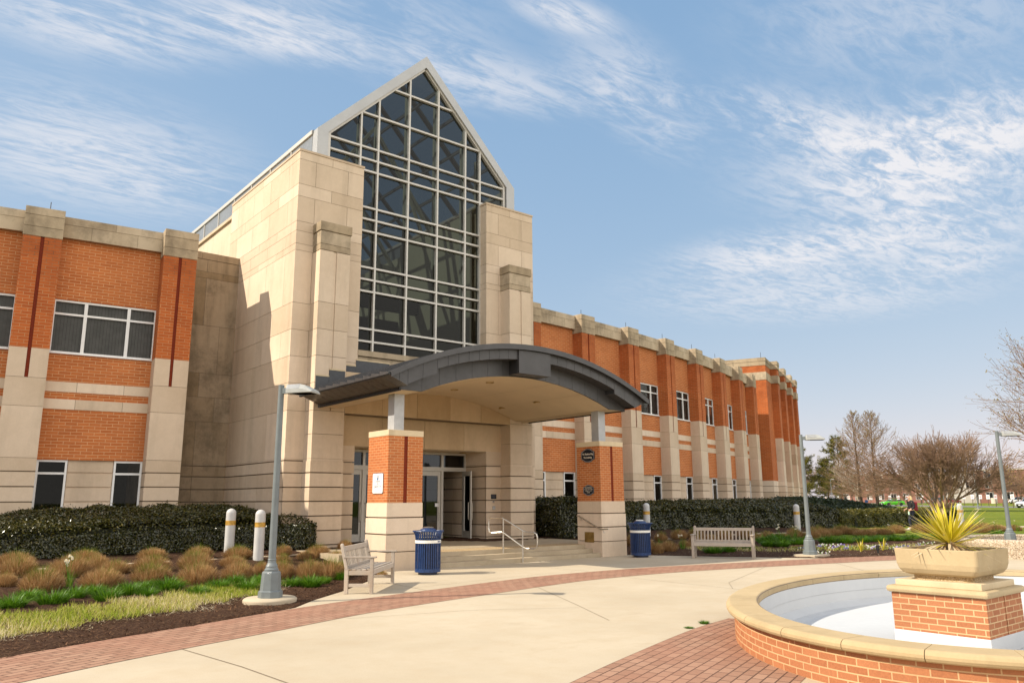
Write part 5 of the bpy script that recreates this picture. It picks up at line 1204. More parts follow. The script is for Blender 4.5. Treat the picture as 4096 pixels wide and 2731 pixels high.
def inpoly(X, Y, P):
    c = np.zeros(X.shape, bool); P = list(P)
    for (x0, y0), (x1, y1) in zip(P, P[1:] + P[:1]):
        k = ((y0 > Y) != (y1 > Y)) & (X < (x1 - x0) * (Y - y0) / (y1 - y0 + 1e-12) + x0); c ^= k
    return c
def hedge(name, label, P, ztop, n, mat, size=.055, seed=1, cat='hedge', round_=.22):
    r = np.random.default_rng(seed); A = np.array(P); x0, y0 = A.min(0); x1, y1 = A.max(0)
    seg = [(np.array(a), np.array(b)) for a, b in zip(P, P[1:] + P[:1])]; Ls = np.array([np.linalg.norm(b - a) for a, b in seg])
    orient = sum((b[0] - a[0]) * (b[1] + a[1]) for a, b in seg); sg_ = 1 if orient < 0 else -1   # outward normals
    def dist_in(X, Y):
        best = np.full(X.shape, 1e9)
        for a, b in seg:
            ab = b - a; t = np.clip(((X - a[0]) * ab[0] + (Y - a[1]) * ab[1]) / (ab @ ab), 0, 1); best = np.minimum(best, np.hypot(X - a[0] - t * ab[0], Y - a[1] - t * ab[1]))
        return best
    lump = lambda X, Y, Z: .045 * np.sin(3.1 * X + 1.7 * Y) * np.sin(2.3 * Y - 1.1 * X + 2 * Z) + .03 * np.sin(7.3 * X + 5 * Z + 2 * Y)
    nt_ = int(n * .55); X = r.uniform(x0, x1, nt_ * 4); Y = r.uniform(y0, y1, nt_ * 4); k = inpoly(X, Y, P); X, Y = X[k][:nt_], Y[k][:nt_]; di = dist_in(X, Y)
    Z = ztop(X, Y) - round_ * np.clip(1 - di / .3, 0, 1) ** 2 + lump(X, Y, 0) + r.normal(0, .025, len(X)) + (r.uniform(0, 1, len(X)) > .97) * r.uniform(0, .12, len(X))
    Nn = np.tile([0, 0, 1.], (len(X), 1))
    ns = n - nt_; ch = r.choice(len(seg), ns, p=Ls / Ls.sum()); t = r.uniform(0, 1, ns); a = np.array([s_[0] for s_ in seg])[ch]; b = np.array([s_[1] for s_ in seg])[ch]; q = a + (b - a) * t[:, None]
    d = (b - a) / np.linalg.norm(b - a, axis=1)[:, None]; nn = np.stack([d[:, 1], -d[:, 0]], 1) * sg_; zb = ground_h(q[:, 0], q[:, 1]); zt = ztop(q[:, 0], q[:, 1]) - round_; zz = zb + .03 + (zt - zb) * r.uniform(0, 1, ns) ** .8
    off = lump(q[:, 0], q[:, 1], zz) * 1.3 - .05 + r.normal(0, .03, ns); XY = q + nn * off[:, None]
    P3 = np.concatenate([np.stack([X, Y, Z], 1), np.stack([XY[:, 0], XY[:, 1], zz], 1)]); N3 = np.concatenate([Nn, np.concatenate([nn, np.full((ns, 1), .25)], 1)]); m = len(P3)
    N3 = N3 + r.normal(0, .55, (m, 3)); N3 /= np.linalg.norm(N3, axis=1)[:, None]; u = np.cross(N3, r.normal(0, 1, (m, 3))); u /= np.linalg.norm(u, axis=1)[:, None]; v = np.cross(N3, u); L = size * r.uniform(.6, 1.3, m)[:, None]; w = L * .55
    Vv = np.stack([P3 - u * L * .6, P3 - v * w * .5 + N3 * L * .08, P3 + u * L * .6, P3 + v * w * .5 + N3 * L * .08], 1).reshape(-1, 3); F = np.arange(m * 4).reshape(m, 4)
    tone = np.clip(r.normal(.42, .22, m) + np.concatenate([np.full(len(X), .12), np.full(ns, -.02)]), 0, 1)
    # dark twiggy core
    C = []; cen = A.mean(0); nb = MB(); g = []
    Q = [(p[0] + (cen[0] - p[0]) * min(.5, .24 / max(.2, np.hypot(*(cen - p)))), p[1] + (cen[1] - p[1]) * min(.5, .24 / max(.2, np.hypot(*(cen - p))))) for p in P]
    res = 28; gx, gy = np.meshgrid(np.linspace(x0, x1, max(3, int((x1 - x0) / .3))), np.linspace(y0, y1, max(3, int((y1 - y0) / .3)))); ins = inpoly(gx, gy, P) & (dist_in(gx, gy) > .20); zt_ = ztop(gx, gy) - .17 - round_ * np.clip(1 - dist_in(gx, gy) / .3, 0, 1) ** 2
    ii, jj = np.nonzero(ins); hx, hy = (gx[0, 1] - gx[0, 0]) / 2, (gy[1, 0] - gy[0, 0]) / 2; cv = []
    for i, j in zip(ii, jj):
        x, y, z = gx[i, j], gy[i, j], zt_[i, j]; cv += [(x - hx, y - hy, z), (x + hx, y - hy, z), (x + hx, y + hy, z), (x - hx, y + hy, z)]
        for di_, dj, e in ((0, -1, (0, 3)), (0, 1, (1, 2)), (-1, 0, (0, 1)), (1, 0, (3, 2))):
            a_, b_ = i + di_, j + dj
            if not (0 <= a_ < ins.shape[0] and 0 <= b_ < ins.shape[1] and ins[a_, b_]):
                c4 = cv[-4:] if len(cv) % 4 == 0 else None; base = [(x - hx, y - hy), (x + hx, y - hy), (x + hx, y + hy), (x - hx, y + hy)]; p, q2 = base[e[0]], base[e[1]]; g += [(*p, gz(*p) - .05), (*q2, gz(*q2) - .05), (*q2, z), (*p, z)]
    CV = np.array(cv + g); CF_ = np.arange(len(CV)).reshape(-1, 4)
    me = cat_mesh(name, [(Vv, F, tone, 0), (CV, CF_, np.full(len(CF_), .5), 1)], [mat, 'hedge_core']); return tag(link(name, me), label, cat)
lerp = lambda a, b, t: a + (b - a) * np.clip(t, 0, 1)
hedge('hedge', 'dark clipped evergreen hedge under the windows of the left wing', [(-2.5, 21.2), (2.5, 21.6), (7.0, 21.7), (8.5, 21.25), (9.35, 20.75), (9.8, 20.85), (9.66, 21.1), (9.05, 21.5), (9.05, 24.6), (6.2, 24.35), (3, 24.6), (-2.5, 25.3)], lambda X, Y: lerp(.92 + .033 * X, 1.18 + .075 * np.minimum(X, 4.8), (Y - 21.5) / 2.6), 120000, 'hedge_leaf', .062, 1)
hedge('hedge', 'tall dark hedge block between the tower and the right pillar', [(18.7, 20.5), (20.6, 20.2), (22.0, 20.9), (22.2, 23.6), (18.75, 24.2)], lambda X, Y: 1.64 + .03 * np.sin(X * 3), 34000, 'hedge_leaf', .072, 2)
hedge('hedge', 'long dark clipped hedge along the foot of the right wing', [(22.0, 21.6), (25, 22.3), (28, 22.5), (34.1, 21.6), (38.6, 21.1), (39.5, 22.5), (39.6, 25.6), (36, 25.6), (30, 24.9), (22.1, 24.0)], lambda X, Y: lerp(1.16, 1.56, (Y - 21.9) / 2.5), 90000, 'hedge_leaf', .090, 3)
hedge('hedge', 'yellow green low hedge continuing past the walking woman', [(38.6, 21.0), (43.3, 20.2), (49.5, 19.6), (49.8, 21.6), (44, 22.4), (39.4, 22.8)], lambda X, Y: .97 + .04 * np.sin(X * 1.9) + 0 * Y, 32000, 'privet_leaf', .10, 4, round_=.15)
hedge('spreading_shrub', 'low dark green spreading shrubs piled before the corner pavilion', [(39.3, 23.0), (44, 22.6), (49, 22.8), (54, 25), (55, 29), (50, 31), (44, 28.5), (40, 26)], lambda X, Y: lerp(1.05, 1.62, (Y - 22.5) / 4.5) - .55 * sm(47, 54, X) + .10 * np.sin(X * 2.2) * np.sin(Y * 1.9), 40000, 'juniper_leaf', .14, 5, 'shrub', .3)
# daffodils and pansies
def daff(name, loc, n, label, seed, group, h=.42):
    r = np.random.default_rng(seed); m = 22; az = r.uniform(0, 2 * pi, m); V, F = blades(m, .05 * np.cos(az), .05 * np.sin(az), az, r.uniform(.05, .35, m), r.uniform(.22, .36, m), np.full(m, .012), r.uniform(.1, .6, m), 3, rng=r)
    parts = [(V, F, np.repeat(r.uniform(0, 1, m), 3), 0)]
    root = empty(name, loc, 0, label, 'flower', group); me = cat_mesh('leaves', parts, ['lily_blade']); link('leaves', me, root)
    for k in range(n):
        a = r.uniform(0, 2 * pi); d = r.uniform(.03, .16); hh = h * r.uniform(.8, 1.15); mb = MB(); mb.tube([(0, 0, 0), (d * .5 * cos(a), d * .5 * sin(a), hh * .6), (d * cos(a), d * sin(a), hh)], .004, 5)
        o = mb.build('stem', 'lily_blade', root); c = Vector((d * cos(a), d * sin(a), hh)); mb = MB()
        for _ in range(4):
            cc = c + Vector(r.normal(0, .016, 3)); f = Vector((-.5 + r.normal(0, .4), -.7 + r.normal(0, .4), .45)).normalized(); x = f.orthogonal().normalized(); y = f.cross(x)
            for p in range(6):
                t0 = p * pi / 3; e = x * cos(t0) + y * sin(t0); g = x * cos(t0 + 1.57) + y * sin(t0 + 1.57); mb.poly([cc, cc + e * .014 + g * .008 + f * .002, cc + e * .026, cc + e * .014 - g * .008 + f * .002], 0, r.uniform())
            for p in range(5): t0 = p * 2 * pi / 5; t1 = t0 + 2 * pi / 5; mb.poly([cc + f * .004 + (x * cos(t0) + y * sin(t0)) * .007, cc + f * .004 + (x * cos(t1) + y * sin(t1)) * .007, cc + f * .014 + (x * cos(t1) + y * sin(t1)) * .009, cc + f * .014 + (x * cos(t0) + y * sin(t0)) * .009], 1, .5)
        mb.build('blossom', ['petal_white', 'petal_yellow'], o)
daff('daffodil', (3.02, 16.9, gz(3.02, 16.9)), 5, 'white flowering daffodil clump among tan grasses in the left bed', 21, None, .50)
for i, (x, y, n) in enumerate(((27.6, 17.6, 4), (28.2, 17.3, 4), (30.5, 14.6, 1), (35.5, 14.9, 1), (38.0, 13.6, 1), (20.3, 17.4, 1), (20.6, 16.7, 2), (41.2, 13.9, 1))): daff('daffodil', (x, y, gz(x, y)), n, 'white daffodil in the bed right of the steps', 30 + i, 'white daffodils in the right bed', .45)
def pansy(seed):
    r = np.random.default_rng(seed); mb = MB()
    for _ in range(26):
        c = Vector((r.normal(0, .10), r.normal(0, .10), r.uniform(.03, .12))); t = r.uniform()
        if r.uniform() < .45:
            u = Vector(r.normal(0, 1, 3)).normalized() * .03; v = u.orthogonal().normalized() * .018; mb.poly([c - u, c - v, c + u, c + v], 1, .4)
        else:
            f = Vector((-.5, -.75, .5)) + Vector(r.normal(0, .3, 3)); f.normalize(); x = f.orthogonal().normalized() * .026; y = f.cross(x)
            mb.poly([c + x * cos(a) + y * sin(a) for a in np.linspace(0, 2 * pi, 6)[:-1]], 0 if r.uniform() < (.65 if seed % 3 else .15) else 2, t)
    return mb.mesh('pansy', ['petal_violet', 'lily_blade', 'petal_white'])
PAN = [pansy(s_) for s_ in (40, 41, 42, 43)]
for i, (x, y) in enumerate(((23.11, 13.9), (24.2, 13.98), (24.65, 13.95), (24.94, 13.73), (23.85, 13.34), (24.2, 13.07), (25.28, 12.83), (25.4, 12.12), (25.91, 12.03), (27.29, 12.21), (28.08, 12.21), (26.62, 11.78), (26.09, 12.82), (22.4, 13.2), (22.0, 12.6), (24.9, 12.6), (26.0, 12.2))):
    o = link('pansy', PAN[i % 4], None, (x, y, gz(x, y))); o.rotation_euler = (0, 0, rt(-.4, .4)); tag(o, 'small clump of violet and white pansies in the mulch right of the bench', 'flower', 'pansies in the mulch bed')
for i, (x, y) in enumerate(((24.0, 12.5), (25.0, 12.3))):
    r = np.random.default_rng(60 + i); m = 9; az = r.uniform(0, 2 * pi, m); V, F = blades(m, .02 * np.cos(az), .02 * np.sin(az), az, r.uniform(.0, .3, m), r.uniform(.28, .42, m), np.full(m, .035), r.uniform(.2, .6, m), 4, rng=r)
    o = link('iris_shoot', np_mesh('iris_shoot', V, F, 'yucca_leaf', np.repeat(r.uniform(.3, 1, m), 4)), None, (x, y, gz(x, y))); tag(o, 'pale yellow green sword leaved shoot among the pansies', 'plant', 'iris shoots among the pansies')
# yellow yucca
r = np.random.default_rng(77); n = 150; q = np.linspace(0, 1, n) ** .75; az = r.uniform(0, 2 * pi, n); lean = q * 1.62 + r.normal(0, .07, n)
V, F = blades(n, .03 * np.cos(az), .03 * np.sin(az), az, lean, .44 + .28 * q + r.uniform(-.08, .08, n), r.uniform(.030, .042, n), r.normal(.10, .08, n), 6, .12 + .06 * (1 - q), rng=r)
t = np.repeat(np.clip(r.normal(.62, .25, n), 0, 1), 6)
n2_ = 70; az = r.uniform(0, 2 * pi, n2_); V2, F2 = blades(n2_, .04 * np.cos(az), .04 * np.sin(az), az, r.uniform(1.5, 2.1, n2_), r.uniform(.30, .66, n2_), r.uniform(.022, .036, n2_), r.normal(.25, .2, n2_), 5, np.full(n2_, .14), rng=r)
YS = .90
yu = empty('yucca', (PC[0], PC[1], PC[2] + .29), 0, 'spiky yellow variegated yucca growing in the tan planter bowl', 'yucca')
link('leaves', np_mesh('leaves', V * YS, F, ['yucca_leaf', 'yucca_dry'], t, ((np.arange(len(F)) % 6 == 5) & (np.repeat(r.uniform(size=n), 6) < .45)).astype(int)), yu); link('dry_leaves', np_mesh('dry_leaves', V2, F2, 'yucca_dry', np.repeat(r.uniform(0, 1, n2_), 5)), yu)
mb = MB(); mb.lathe([(.05, 0), (.045, .16), (.02, .22)], 10); mb.build('trunk', 'yucca_dry', yu)
for x, y, lab in ((8.95, 6.95, 'weed growing at the brick path by the fountain, the larger one'), (8.5, 6.85, 'weed growing at the brick path by the fountain, the smaller one')):
    o = link('weed', LIL[1], None, (x, y, 0)); o.scale = (.26, .26, .22) if x > 8.6 else (.22, .22, .10); tag(o, lab, 'weed')

# ------------------------------------------------------------------ trees
class Tree:
    def __init__(s, seed): s.r = np.random.default_rng(seed); s.seg = []; s.tips = []
    def branch(s, p, d, L, r0, depth, kids, shrink, spread, bend=.12, up=.0, n=5, taper=.5, kid_lo=.3):
        p = np.array(p, float); d = np.array(d, float); d /= np.linalg.norm(d); st = L / n; pts = [(p.copy(), r0)]
        for i in range(n):
            d = d + s.r.normal(0, bend, 3) + np.array([0, 0, up]); d /= np.linalg.norm(d); q = p + d * st; ra = r0 * (1 - (1 - taper) * i / n); rb = r0 * (1 - (1 - taper) * (i + 1) / n); s.seg.append((p, q, ra, rb)); p = q; pts.append((p.copy(), rb))
        if depth <= 0: s.tips.append((p, d)); return
        for k in range(kids[0]):
            t = kid_lo + (1 - kid_lo) * (k + s.r.uniform(.2, 1)) / kids[0]; i = min(n - 1, int(t * n)); f = t * n - i; b = pts[i][0] * (1 - f) + pts[i + 1][0] * f; rb = pts[i][1]
            ax = s.r.normal(0, 1, 3); ax -= d * (ax @ d); ax /= np.linalg.norm(ax); a = spread * s.r.uniform(.6, 1.25); nd = d * cos(a) + ax * sin(a)
            s.branch(b, nd, L * shrink * s.r.uniform(.7, 1.2), max(rb * .62, .006), depth - 1, kids[1:] or kids, shrink, spread, bend, up, max(2, n - 1), taper)
        s.branch(p, d, L * shrink, pts[-1][1], depth - 1, kids[1:] or kids, shrink, spread, bend, up, max(2, n - 1), taper)
    def mesh(s, name, mat, rmin=.012, sides=4, thin=None, lo=0.):
        sg_ = [x for x in s.seg if lo <= x[2] and (thin is None or x[2] < thin)]
        P = np.array([x[0] for x in sg_]); Q = np.array([x[1] for x in sg_]); A = np.maximum([x[2] for x in sg_], rmin); B = np.maximum([x[3] for x in sg_], rmin); d = Q - P; d /= np.linalg.norm(d, axis=1)[:, None]; h = np.where(np.abs(d[:, 2:3]) > .9, [[1., 0, 0]], [[0, 0, 1.]]); x = np.cross(d, h); x /= np.linalg.norm(x, axis=1)[:, None]; y = np.cross(d, x)
        ring = lambda C, R_: np.stack([C + (x * cos(2 * pi * k / sides) + y * sin(2 * pi * k / sides)) * R_[:, None] for k in range(sides)], 1)
        V = np.concatenate([ring(P, A), ring(Q, B)], 1); m = len(P); b = np.arange(m)[:, None] * 2 * sides; F = np.concatenate([np.stack([b[:, 0] + k, b[:, 0] + (k + 1) % sides, b[:, 0] + sides + (k + 1) % sides, b[:, 0] + sides + k], 1) for k in range(sides)])
        return np_mesh(name, V.reshape(-1, 3), F, mat, np.full(len(F), .5), smooth=True)
def cards(P, size, r, flat=.5):
    m = len(P); N = r.normal(0, 1, (m, 3)); N /= np.linalg.norm(N, axis=1)[:, None]; u = np.cross(N, r.normal(0, 1, (m, 3))); u /= np.linalg.norm(u, axis=1)[:, None]; v = np.cross(N, u); L = size * r.uniform(.5, 1.3, m)[:, None]
    return np.stack([P - u * L, P - v * L * flat, P + u * L, P + v * L * flat], 1).reshape(-1, 3), np.arange(m * 4).reshape(m, 4)
def conifer_bare(name, loc, H, seed, label, tw='twig', width=.35, buds=True):
    """straight leader with rising side limbs, leafless"""
    T = Tree(seed); r = T.r; p = np.zeros(3); n = 30
    for i in range(n):
        q = p + np.array([r.normal(0, .02), r.normal(0, .02), H / n]); T.seg.append((p, q, .26 * H / 15 * (1 - i / n) + .02, .26 * H / 15 * (1 - (i + 1) / n) + .02)); p = q
    for k in range(150):
        t = .10 + .89 * (k + r.uniform()) / 150; z = t * H; a = k * 2.4 + r.normal(0, .4); L = H * width * (1 - t) ** .75 * r.uniform(.7, 1.15) + .3; el = -.05 + .95 * t + r.normal(0, .1)
        T.branch((0, 0, z), (cos(a) * cos(el), sin(a) * cos(el), sin(el)), L, .022 + .045 * (1 - t), 2, (5, 3), .36, .6, .06, .05, 6, .35, .2)
    R = empty(name, loc, 0, label, 'tree'); link('trunk', T.mesh('trunk', 'dark_bark', .02, 8, lo=.075), R); link('crown', T.mesh('crown', tw, .012, 3, thin=.075), R)
    if buds:
        tp = np.array([t[0] for t in T.tips]); tp = tp[(tp[:, 2] > .55 * H) & (r.uniform(size=len(tp)) < .5)]; V, F = cards(tp, .09, r); link('buds', np_mesh('buds', V, F, 'bud', r.uniform(0, .6, len(F))), R)
    return R
conifer_bare('larch_tree', (125.9, 64.8, 0), 15.6, 101, 'tall bare larch with straight leader, the left of the pair', 'twig')
conifer_bare('larch_tree', (122.5, 60.4, 0), 14.9, 102, 'tall bare larch with rounded pale green tips, the right of the pair', 'twig', .40)
def crape(loc, H, W_, seed, label, stems=13):
    T = Tree(seed); r = T.r
    for k in range(stems):
        a = 2 * pi * k / stems + r.normal(0, .2); el = r.uniform(.75, 1.25); b = (.5 * cos(a), .5 * sin(a), 0)
        T.branch(b, (cos(a) * cos(el), sin(a) * cos(el), sin(el)), H * .30, r.uniform(.10, .15), 5, (2, 2, 3, 3, 3), .78, .52, .13, .03, 4, .7, .45)
    R = empty('crape_myrtle', loc, 0, label, 'tree'); P = np.array([x[1] for x in T.seg]); sc = (W_ / 2 / np.percentile(np.hypot(P[:, 0], P[:, 1]), 99), H / np.percentile(P[:, 2], 99.5))
    for nm, m, lo, th in (('trunk', 'crape_bark', .055, None), ('crown', 'twig', 0., .055)): o = link(nm, T.mesh(nm, m, .016, 6 if nm == 'trunk' else 3, th, lo), R); o.scale = (sc[0], sc[0], sc[1])
crape((101, 42, 0), 9.0, 17.0, 111, 'broad bare multi stemmed crape myrtle behind the walking woman')
def broadleaf(name, loc, H, seed, label, mat='bark', tw='twig', group=None, depth=4, spread=.6, buds=None, rmin=.02, up=.03, lean=(0, 0, 1)):
    T = Tree(seed); T.branch((0, 0, 0), lean, H * .34, H * .020, depth, (4, 4, 4, 3), .74, spread, .08, up, 5, .6, .35); R = empty(name, loc, 0, label, 'tree', group)
    z = np.percentile([x[1][2] for x in T.seg], 99.5); k = H / z
    link('trunk', T.mesh('trunk', mat, .03, 6, lo=H * .006), R).scale = (k, k, k); link('crown', T.mesh('crown', tw, rmin, 3, thin=H * .006), R).scale = (k, k, k)
    if buds:
        tp = np.array([t[0] for t in T.tips]); tp = np.repeat(tp, buds[1], 0) + T.r.normal(0, .12, (len(tp) * buds[1], 3)); V, F = cards(tp, buds[0], T.r); link('catkins', np_mesh('catkins', V, F, 'bud', T.r.uniform(0, 1, len(F))), R).scale = (k, k, k)
    return R
def pine(loc, H, seed, label, W_=.26, group=None):
    T = Tree(seed); r = T.r; p = np.zeros(3); n = 16
    for i in range(n): q = p + np.array([r.normal(0, .06), r.normal(0, .06), H * .95 / n]); T.seg.append((p, q, .024 * H * (1 - .9 * i / n), .024 * H * (1 - .9 * (i + 1) / n))); p = q
    cl = []
    for k in range(64):
        t = .20 + .78 * (k + r.uniform()) / 64; a = k * 2.4 + r.normal(0, .5); L = H * W_ * (1.05 - t) ** .55 * r.uniform(.55, 1.15); el = -.15 + .75 * t + r.normal(0, .15); T.branch((0, 0, t * H * .95), (cos(a) * cos(el), sin(a) * cos(el), sin(el)), L, .05, 1, (5,), .42, .65, .1, .05, 5, .4, .35)
    tp = [s_[1] for s_ in T.seg if s_[2] < .06]; tp = np.array(tp)[r.uniform(size=len(tp)) < .62]; m = 13; P = np.repeat(tp, m, 0) + r.normal(0, .17, (len(tp) * m, 3)) * [1, 1, .8]; V, F = cards(P, .20, r, .16)
    base = np.repeat(np.clip(r.normal(.5, .2, len(tp)), 0, 1), m); tone = np.clip(base + r.normal(0, .15, len(F)), 0, 1)
    R = empty('pine_tree', loc, 0, label, 'tree', group); link('trunk', T.mesh('trunk', 'bark', .03, 6), R); link('crown', np_mesh('crown', V, F, 'pine_needle', tone), R)
pine((145.3, 78.9, 0), 13.3, 121, 'olive green pine standing left of the bare larches', .36)
pine((141.0, 84.0, 0), 12.0, 122, 'dark pine partly hidden by the right end of the building', .32)
pine((152.0, 85.0, 0), 9.5, 123, 'smaller yellow green pine right behind the lamp post by the building', .34)
broadleaf('birch_tree', (131.9, 68.2, 0), 8.5, 131, 'slim pale barked birch between pine and larch', 'pale_bark', 'pale_bark', None, 4, .45)
broadleaf('birch_tree', (150, 88.5, 0), 8.5, 132, 'small pale multi limbed tree close to the end of the building', 'pale_bark', 'twig', None, 4, .55)
broadleaf('bare_tree', (60.5, 15.6, .0), 12.0, 141, 'big bare tree with yellow catkins at the right edge of the view', 'bark', 'twig', None, 5, .62, (.055, 2), .009, .02)
FT_ = [(205, 98, 8), (212, 93, 8.5), (208, 84, 8), (200, 92, 7), (216, 81, 8.5), (205, 108, 9),(210, 118, 9), (226, 124, 10), (236, 128, 8.5), (228, 112, 9), (240, 108, 10), (238, 100, 9.5), (232, 93, 8), (215, 88, 8), (226, 78, 11), (222, 73, 9), (232, 70, 12), (182, 60.5, 6.5), (152, 53, 7), (171, 72, 5.5)]
FTP = None
for i, (x, y, h) in enumerate(FT_):
    if i % 5 == 0 or FTP is None: FTP = broadleaf('bare_tree', (x, y, 0), 9.5, 150 + i, 'brownish leafless tree in the far background', 'bark', 'twig', 'far leafless trees', 4, .6, None, .03); FTP.scale = (h / 9.5,) * 3
    else: c_ = copy_tree(FTP, None, (x, y, 0), rt(0, 6)); c_.scale = (h / 9.5,) * 3

# ------------------------------------------------------------------ far buildings, signs, cars
def far_block(loc, rz, w, d, h, rows, label, mat='far_brick', cols=12):
    R = empty('brick_building', loc, rz, label, 'building'); mb = MB(); mb.box(0, w, 0, d, 0, h); mb.build('wall', mat, R); mb = MB(); mb.box(-.2, w + .2, -.2, d, h, h + .35); mb.build('roof', 'curb', R)
    for z in rows:
        for k in range(cols):
            x = (k + .5) * w / cols; mb = MB(); mb.box(x - .9, x + .9, -.08, .05, z, z + 2.1); f = mb.build('window', 'far_white', R); mb = MB(); mb.box(x - .75, x - .05, -.12, -.07, z + .15, z + 1.95); mb.box(x + .05, x + .75, -.12, -.07, z + .15, z + 1.95); mb.build('pane', 'car_glass', f)
    return R
far_block((247, 92, 0), radians(-72), 60, 18, 9.2, (1.0, 4.2, 7.0), 'red brick building with white windows at the far right')
far_block((262, 142, 0), radians(-80), 46, 18, 9.2, (1.0, 4.2, 7.0), 'red brick building far behind the bare trees')
far_block((251, 104, 0), radians(-72), 12, 10, 8.6, (4.2,), 'pale building block joined to the far brick building', 'far_white', 4)
SG = [(188.6, 106.3), (178.9, 97.7), (166.8, 88.6), (156.9, 78.7), (157.3, 76.9), (157.6, 75.2), (165.1, 77.0), (168.7, 76.9), (166.4, 72.8), (172.2, 67.1), (162.2, 61.7), (162.5, 60.4), (158.1, 57.5), (154.0, 54.8), (144.1, 50.0), (139.4, 47.2)]
s0 = None
for i, (x, y) in enumerate(SG):
    if s0 is None:
        s0 = empty('parking_sign', (x, y, 0), radians(-62), 'small white parking sign on a thin post along the far road', 'sign', 'parking signs along the road')
        mb = MB(); mb.box(-.05, .05, .0, .05, 0, 2.1); mb.build('post', 'sign_post', s0); mb = MB(); mb.box(-.26, .26, -.02, 0, 1.35, 2.12); o = mb.build('plate', 'sign_white', s0); mb = MB(); mb.box(-.17, .17, -.024, -.02, 1.62, 1.70); mb.box(-.17, .17, -.024, -.02, 1.80, 1.86); mb.build('lettering', 'sign_red', o)
    else: copy_tree(s0, None, (x, y, 0), radians(-62 + rt(-15, 15)))
ss = empty('stop_sign', (205, 84.5, 0), radians(-60), 'red stop sign on a pole beyond the road', 'sign'); mb = MB(); mb.box(-.06, .06, 0, .08, 0, 2.9); mb.build('post', 'lamp_paint', ss); mb = MB(); mb.lathe([(.45, 0), (.45, .03)], 8, rot=pi / 8, smooth=False); o = mb.build('plate', 'sign_red', ss); o.rotation_euler = (pi / 2, 0, 0); o.location = (0, -.01, 2.7)
lettering('lettering', 'STOP', .3, 'sign_white', ss, (0, -.05, 2.7), (pi / 2, 0, 0))
def car(loc, rz, col, label, group=None, suv=False):
    R = empty('parked_car', loc, rz, label, 'car', group); Lc = 4.95; h = 1.70 if suv else 1.46; belt = 1.02 if suv else .94
    body = [(-2.45, .70, .40, .62), (-2.40, .84, .28, .74), (-1.9, .92, .24, belt - .08), (-1.2, .94, .22, belt), (0, .945, .22, belt), (1.3, .94, .22, belt + .02), (2.0, .92, .24, belt + .04), (2.38, .84, .30, belt - .02), (2.45, .74, .42, belt - .12)]
    mb = MB(); rings = [[(x, -w * .96, zb), (x, -w, zb + (zt - zb) * .55), (x, -w * .90, zt), (x, w * .90, zt), (x, w, zb + (zt - zb) * .55), (x, w * .96, zb)] for x, w, zb, zt in body]
    for A, B in zip(rings[:-1], rings[1:]):
        for k in range(6): j = (k + 1) % 6; mb.poly([A[k], A[j], B[j], B[k]], smooth=True)
    mb.poly(rings[0]); mb.poly(rings[-1][::-1]); mb.build('body', 'car_' + col, R, bevel=0)
    cab = [(-.95, belt - .02, .80), (-.15, h - .05, .64), (.3, h, .62), (1.0, h - .02, .61), (1.45 if not suv else 1.9, h - .10, .60), (2.05 if not suv else 2.3, belt, .78)]
    mb = MB(); mb.poly([(cab[0][0], -.80, belt - .02), (cab[0][0], .80, belt - .02), (cab[1][0], .64, cab[1][1]), (cab[1][0], -.64, cab[1][1])]); mb.poly([(cab[4][0], -.60, cab[4][1]), (cab[4][0], .60, cab[4][1]), (cab[5][0], .78, belt), (cab[5][0], -.78, belt)])
    for s_ in (-1, 1):
        mb.poly([(cab[0][0] + .05, s_ * .85, belt - .01), (-.08, s_ * .665, h - .09), (.55, s_ * .655, h - .07), (.55, s_ * .86, belt)]); mb.poly([(.62, s_ * .86, belt), (.62, s_ * .655, h - .07), (cab[4][0], s_ * .63, h - .13), (cab[5][0] - .2, s_ * .84, belt + .02)])
    mb.build('window', 'car_glass', R)
    mb = MB()
    for A, B in zip(cab[1:4], cab[2:5]): mb.poly([(A[0], -A[2] - .03, A[1] - .03), (A[0], A[2] + .03, A[1] - .03), (B[0], B[2] + .03, B[1] - .03), (B[0], -B[2] - .03, B[1] - .03)][::-1]); mb.poly([(A[0], -A[2], A[1] + .01), (B[0], -B[2], B[1] + .01), (B[0], B[2], B[1] + .01), (A[0], A[2], A[1] + .01)])
    for s_ in (-1, 1):
        for a, b in (((cab[0][0], s_ * .84, belt - .02), (cab[1][0], s_ * .665, cab[1][1])), ((.58, s_ * .87, belt), (.58, s_ * .66, h - .04)), ((cab[4][0], s_ * .64, cab[4][1]), (cab[5][0], s_ * .82, belt)), ((cab[1][0], s_ * .655, cab[1][1] - .01), (cab[4][0], s_ * .63, cab[4][1] - .01))): mb.bar(a, b, .07, .05)
    mb.build('roof', 'car_' + col, R)
    for x in (-1.52, 1.45):
        for s_ in (-1, 1):
            mb = MB(); mb.lathe([(.20, -.10), (.33, -.11), (.345, -.06), (.345, .06), (.33, .11), (.20, .10)], 18); w_ = mb.build('wheel', 'tyre', R); w_.location = (x, s_ * .86, .345); w_.rotation_euler = (pi / 2, 0, 0)
            mb = MB(); mb.lathe([(0, -.115), (.2, -.105), (.2, .105), (0, .115)], 12); mb.build('rim', 'black_plastic' if col == 'green' else 'rim', w_)
    for s_ in (-1, 1):
        mb = MB(); mb.box(-2.44, -2.30, s_ * .62 - .17, s_ * .62 + .17, .62, .74); mb.build('headlight', 'lamp_glass', R); mb = MB(); mb.box(2.36, 2.47, s_ * .6 - .2, s_ * .6 + .2, .70, .84); mb.build('tail_light', 'tail_red', R)
    mb = MB(); mb.box(-2.475, -2.40, -.55, .55, .34, .60); mb.build('grille', 'black_plastic', R); mb = MB(); mb.box(-2.49, -2.47, -.16, .16, .38, .50); mb.build('licence_plate', 'sign_white', R); return R
imgleft = atan2(.63, -.777)
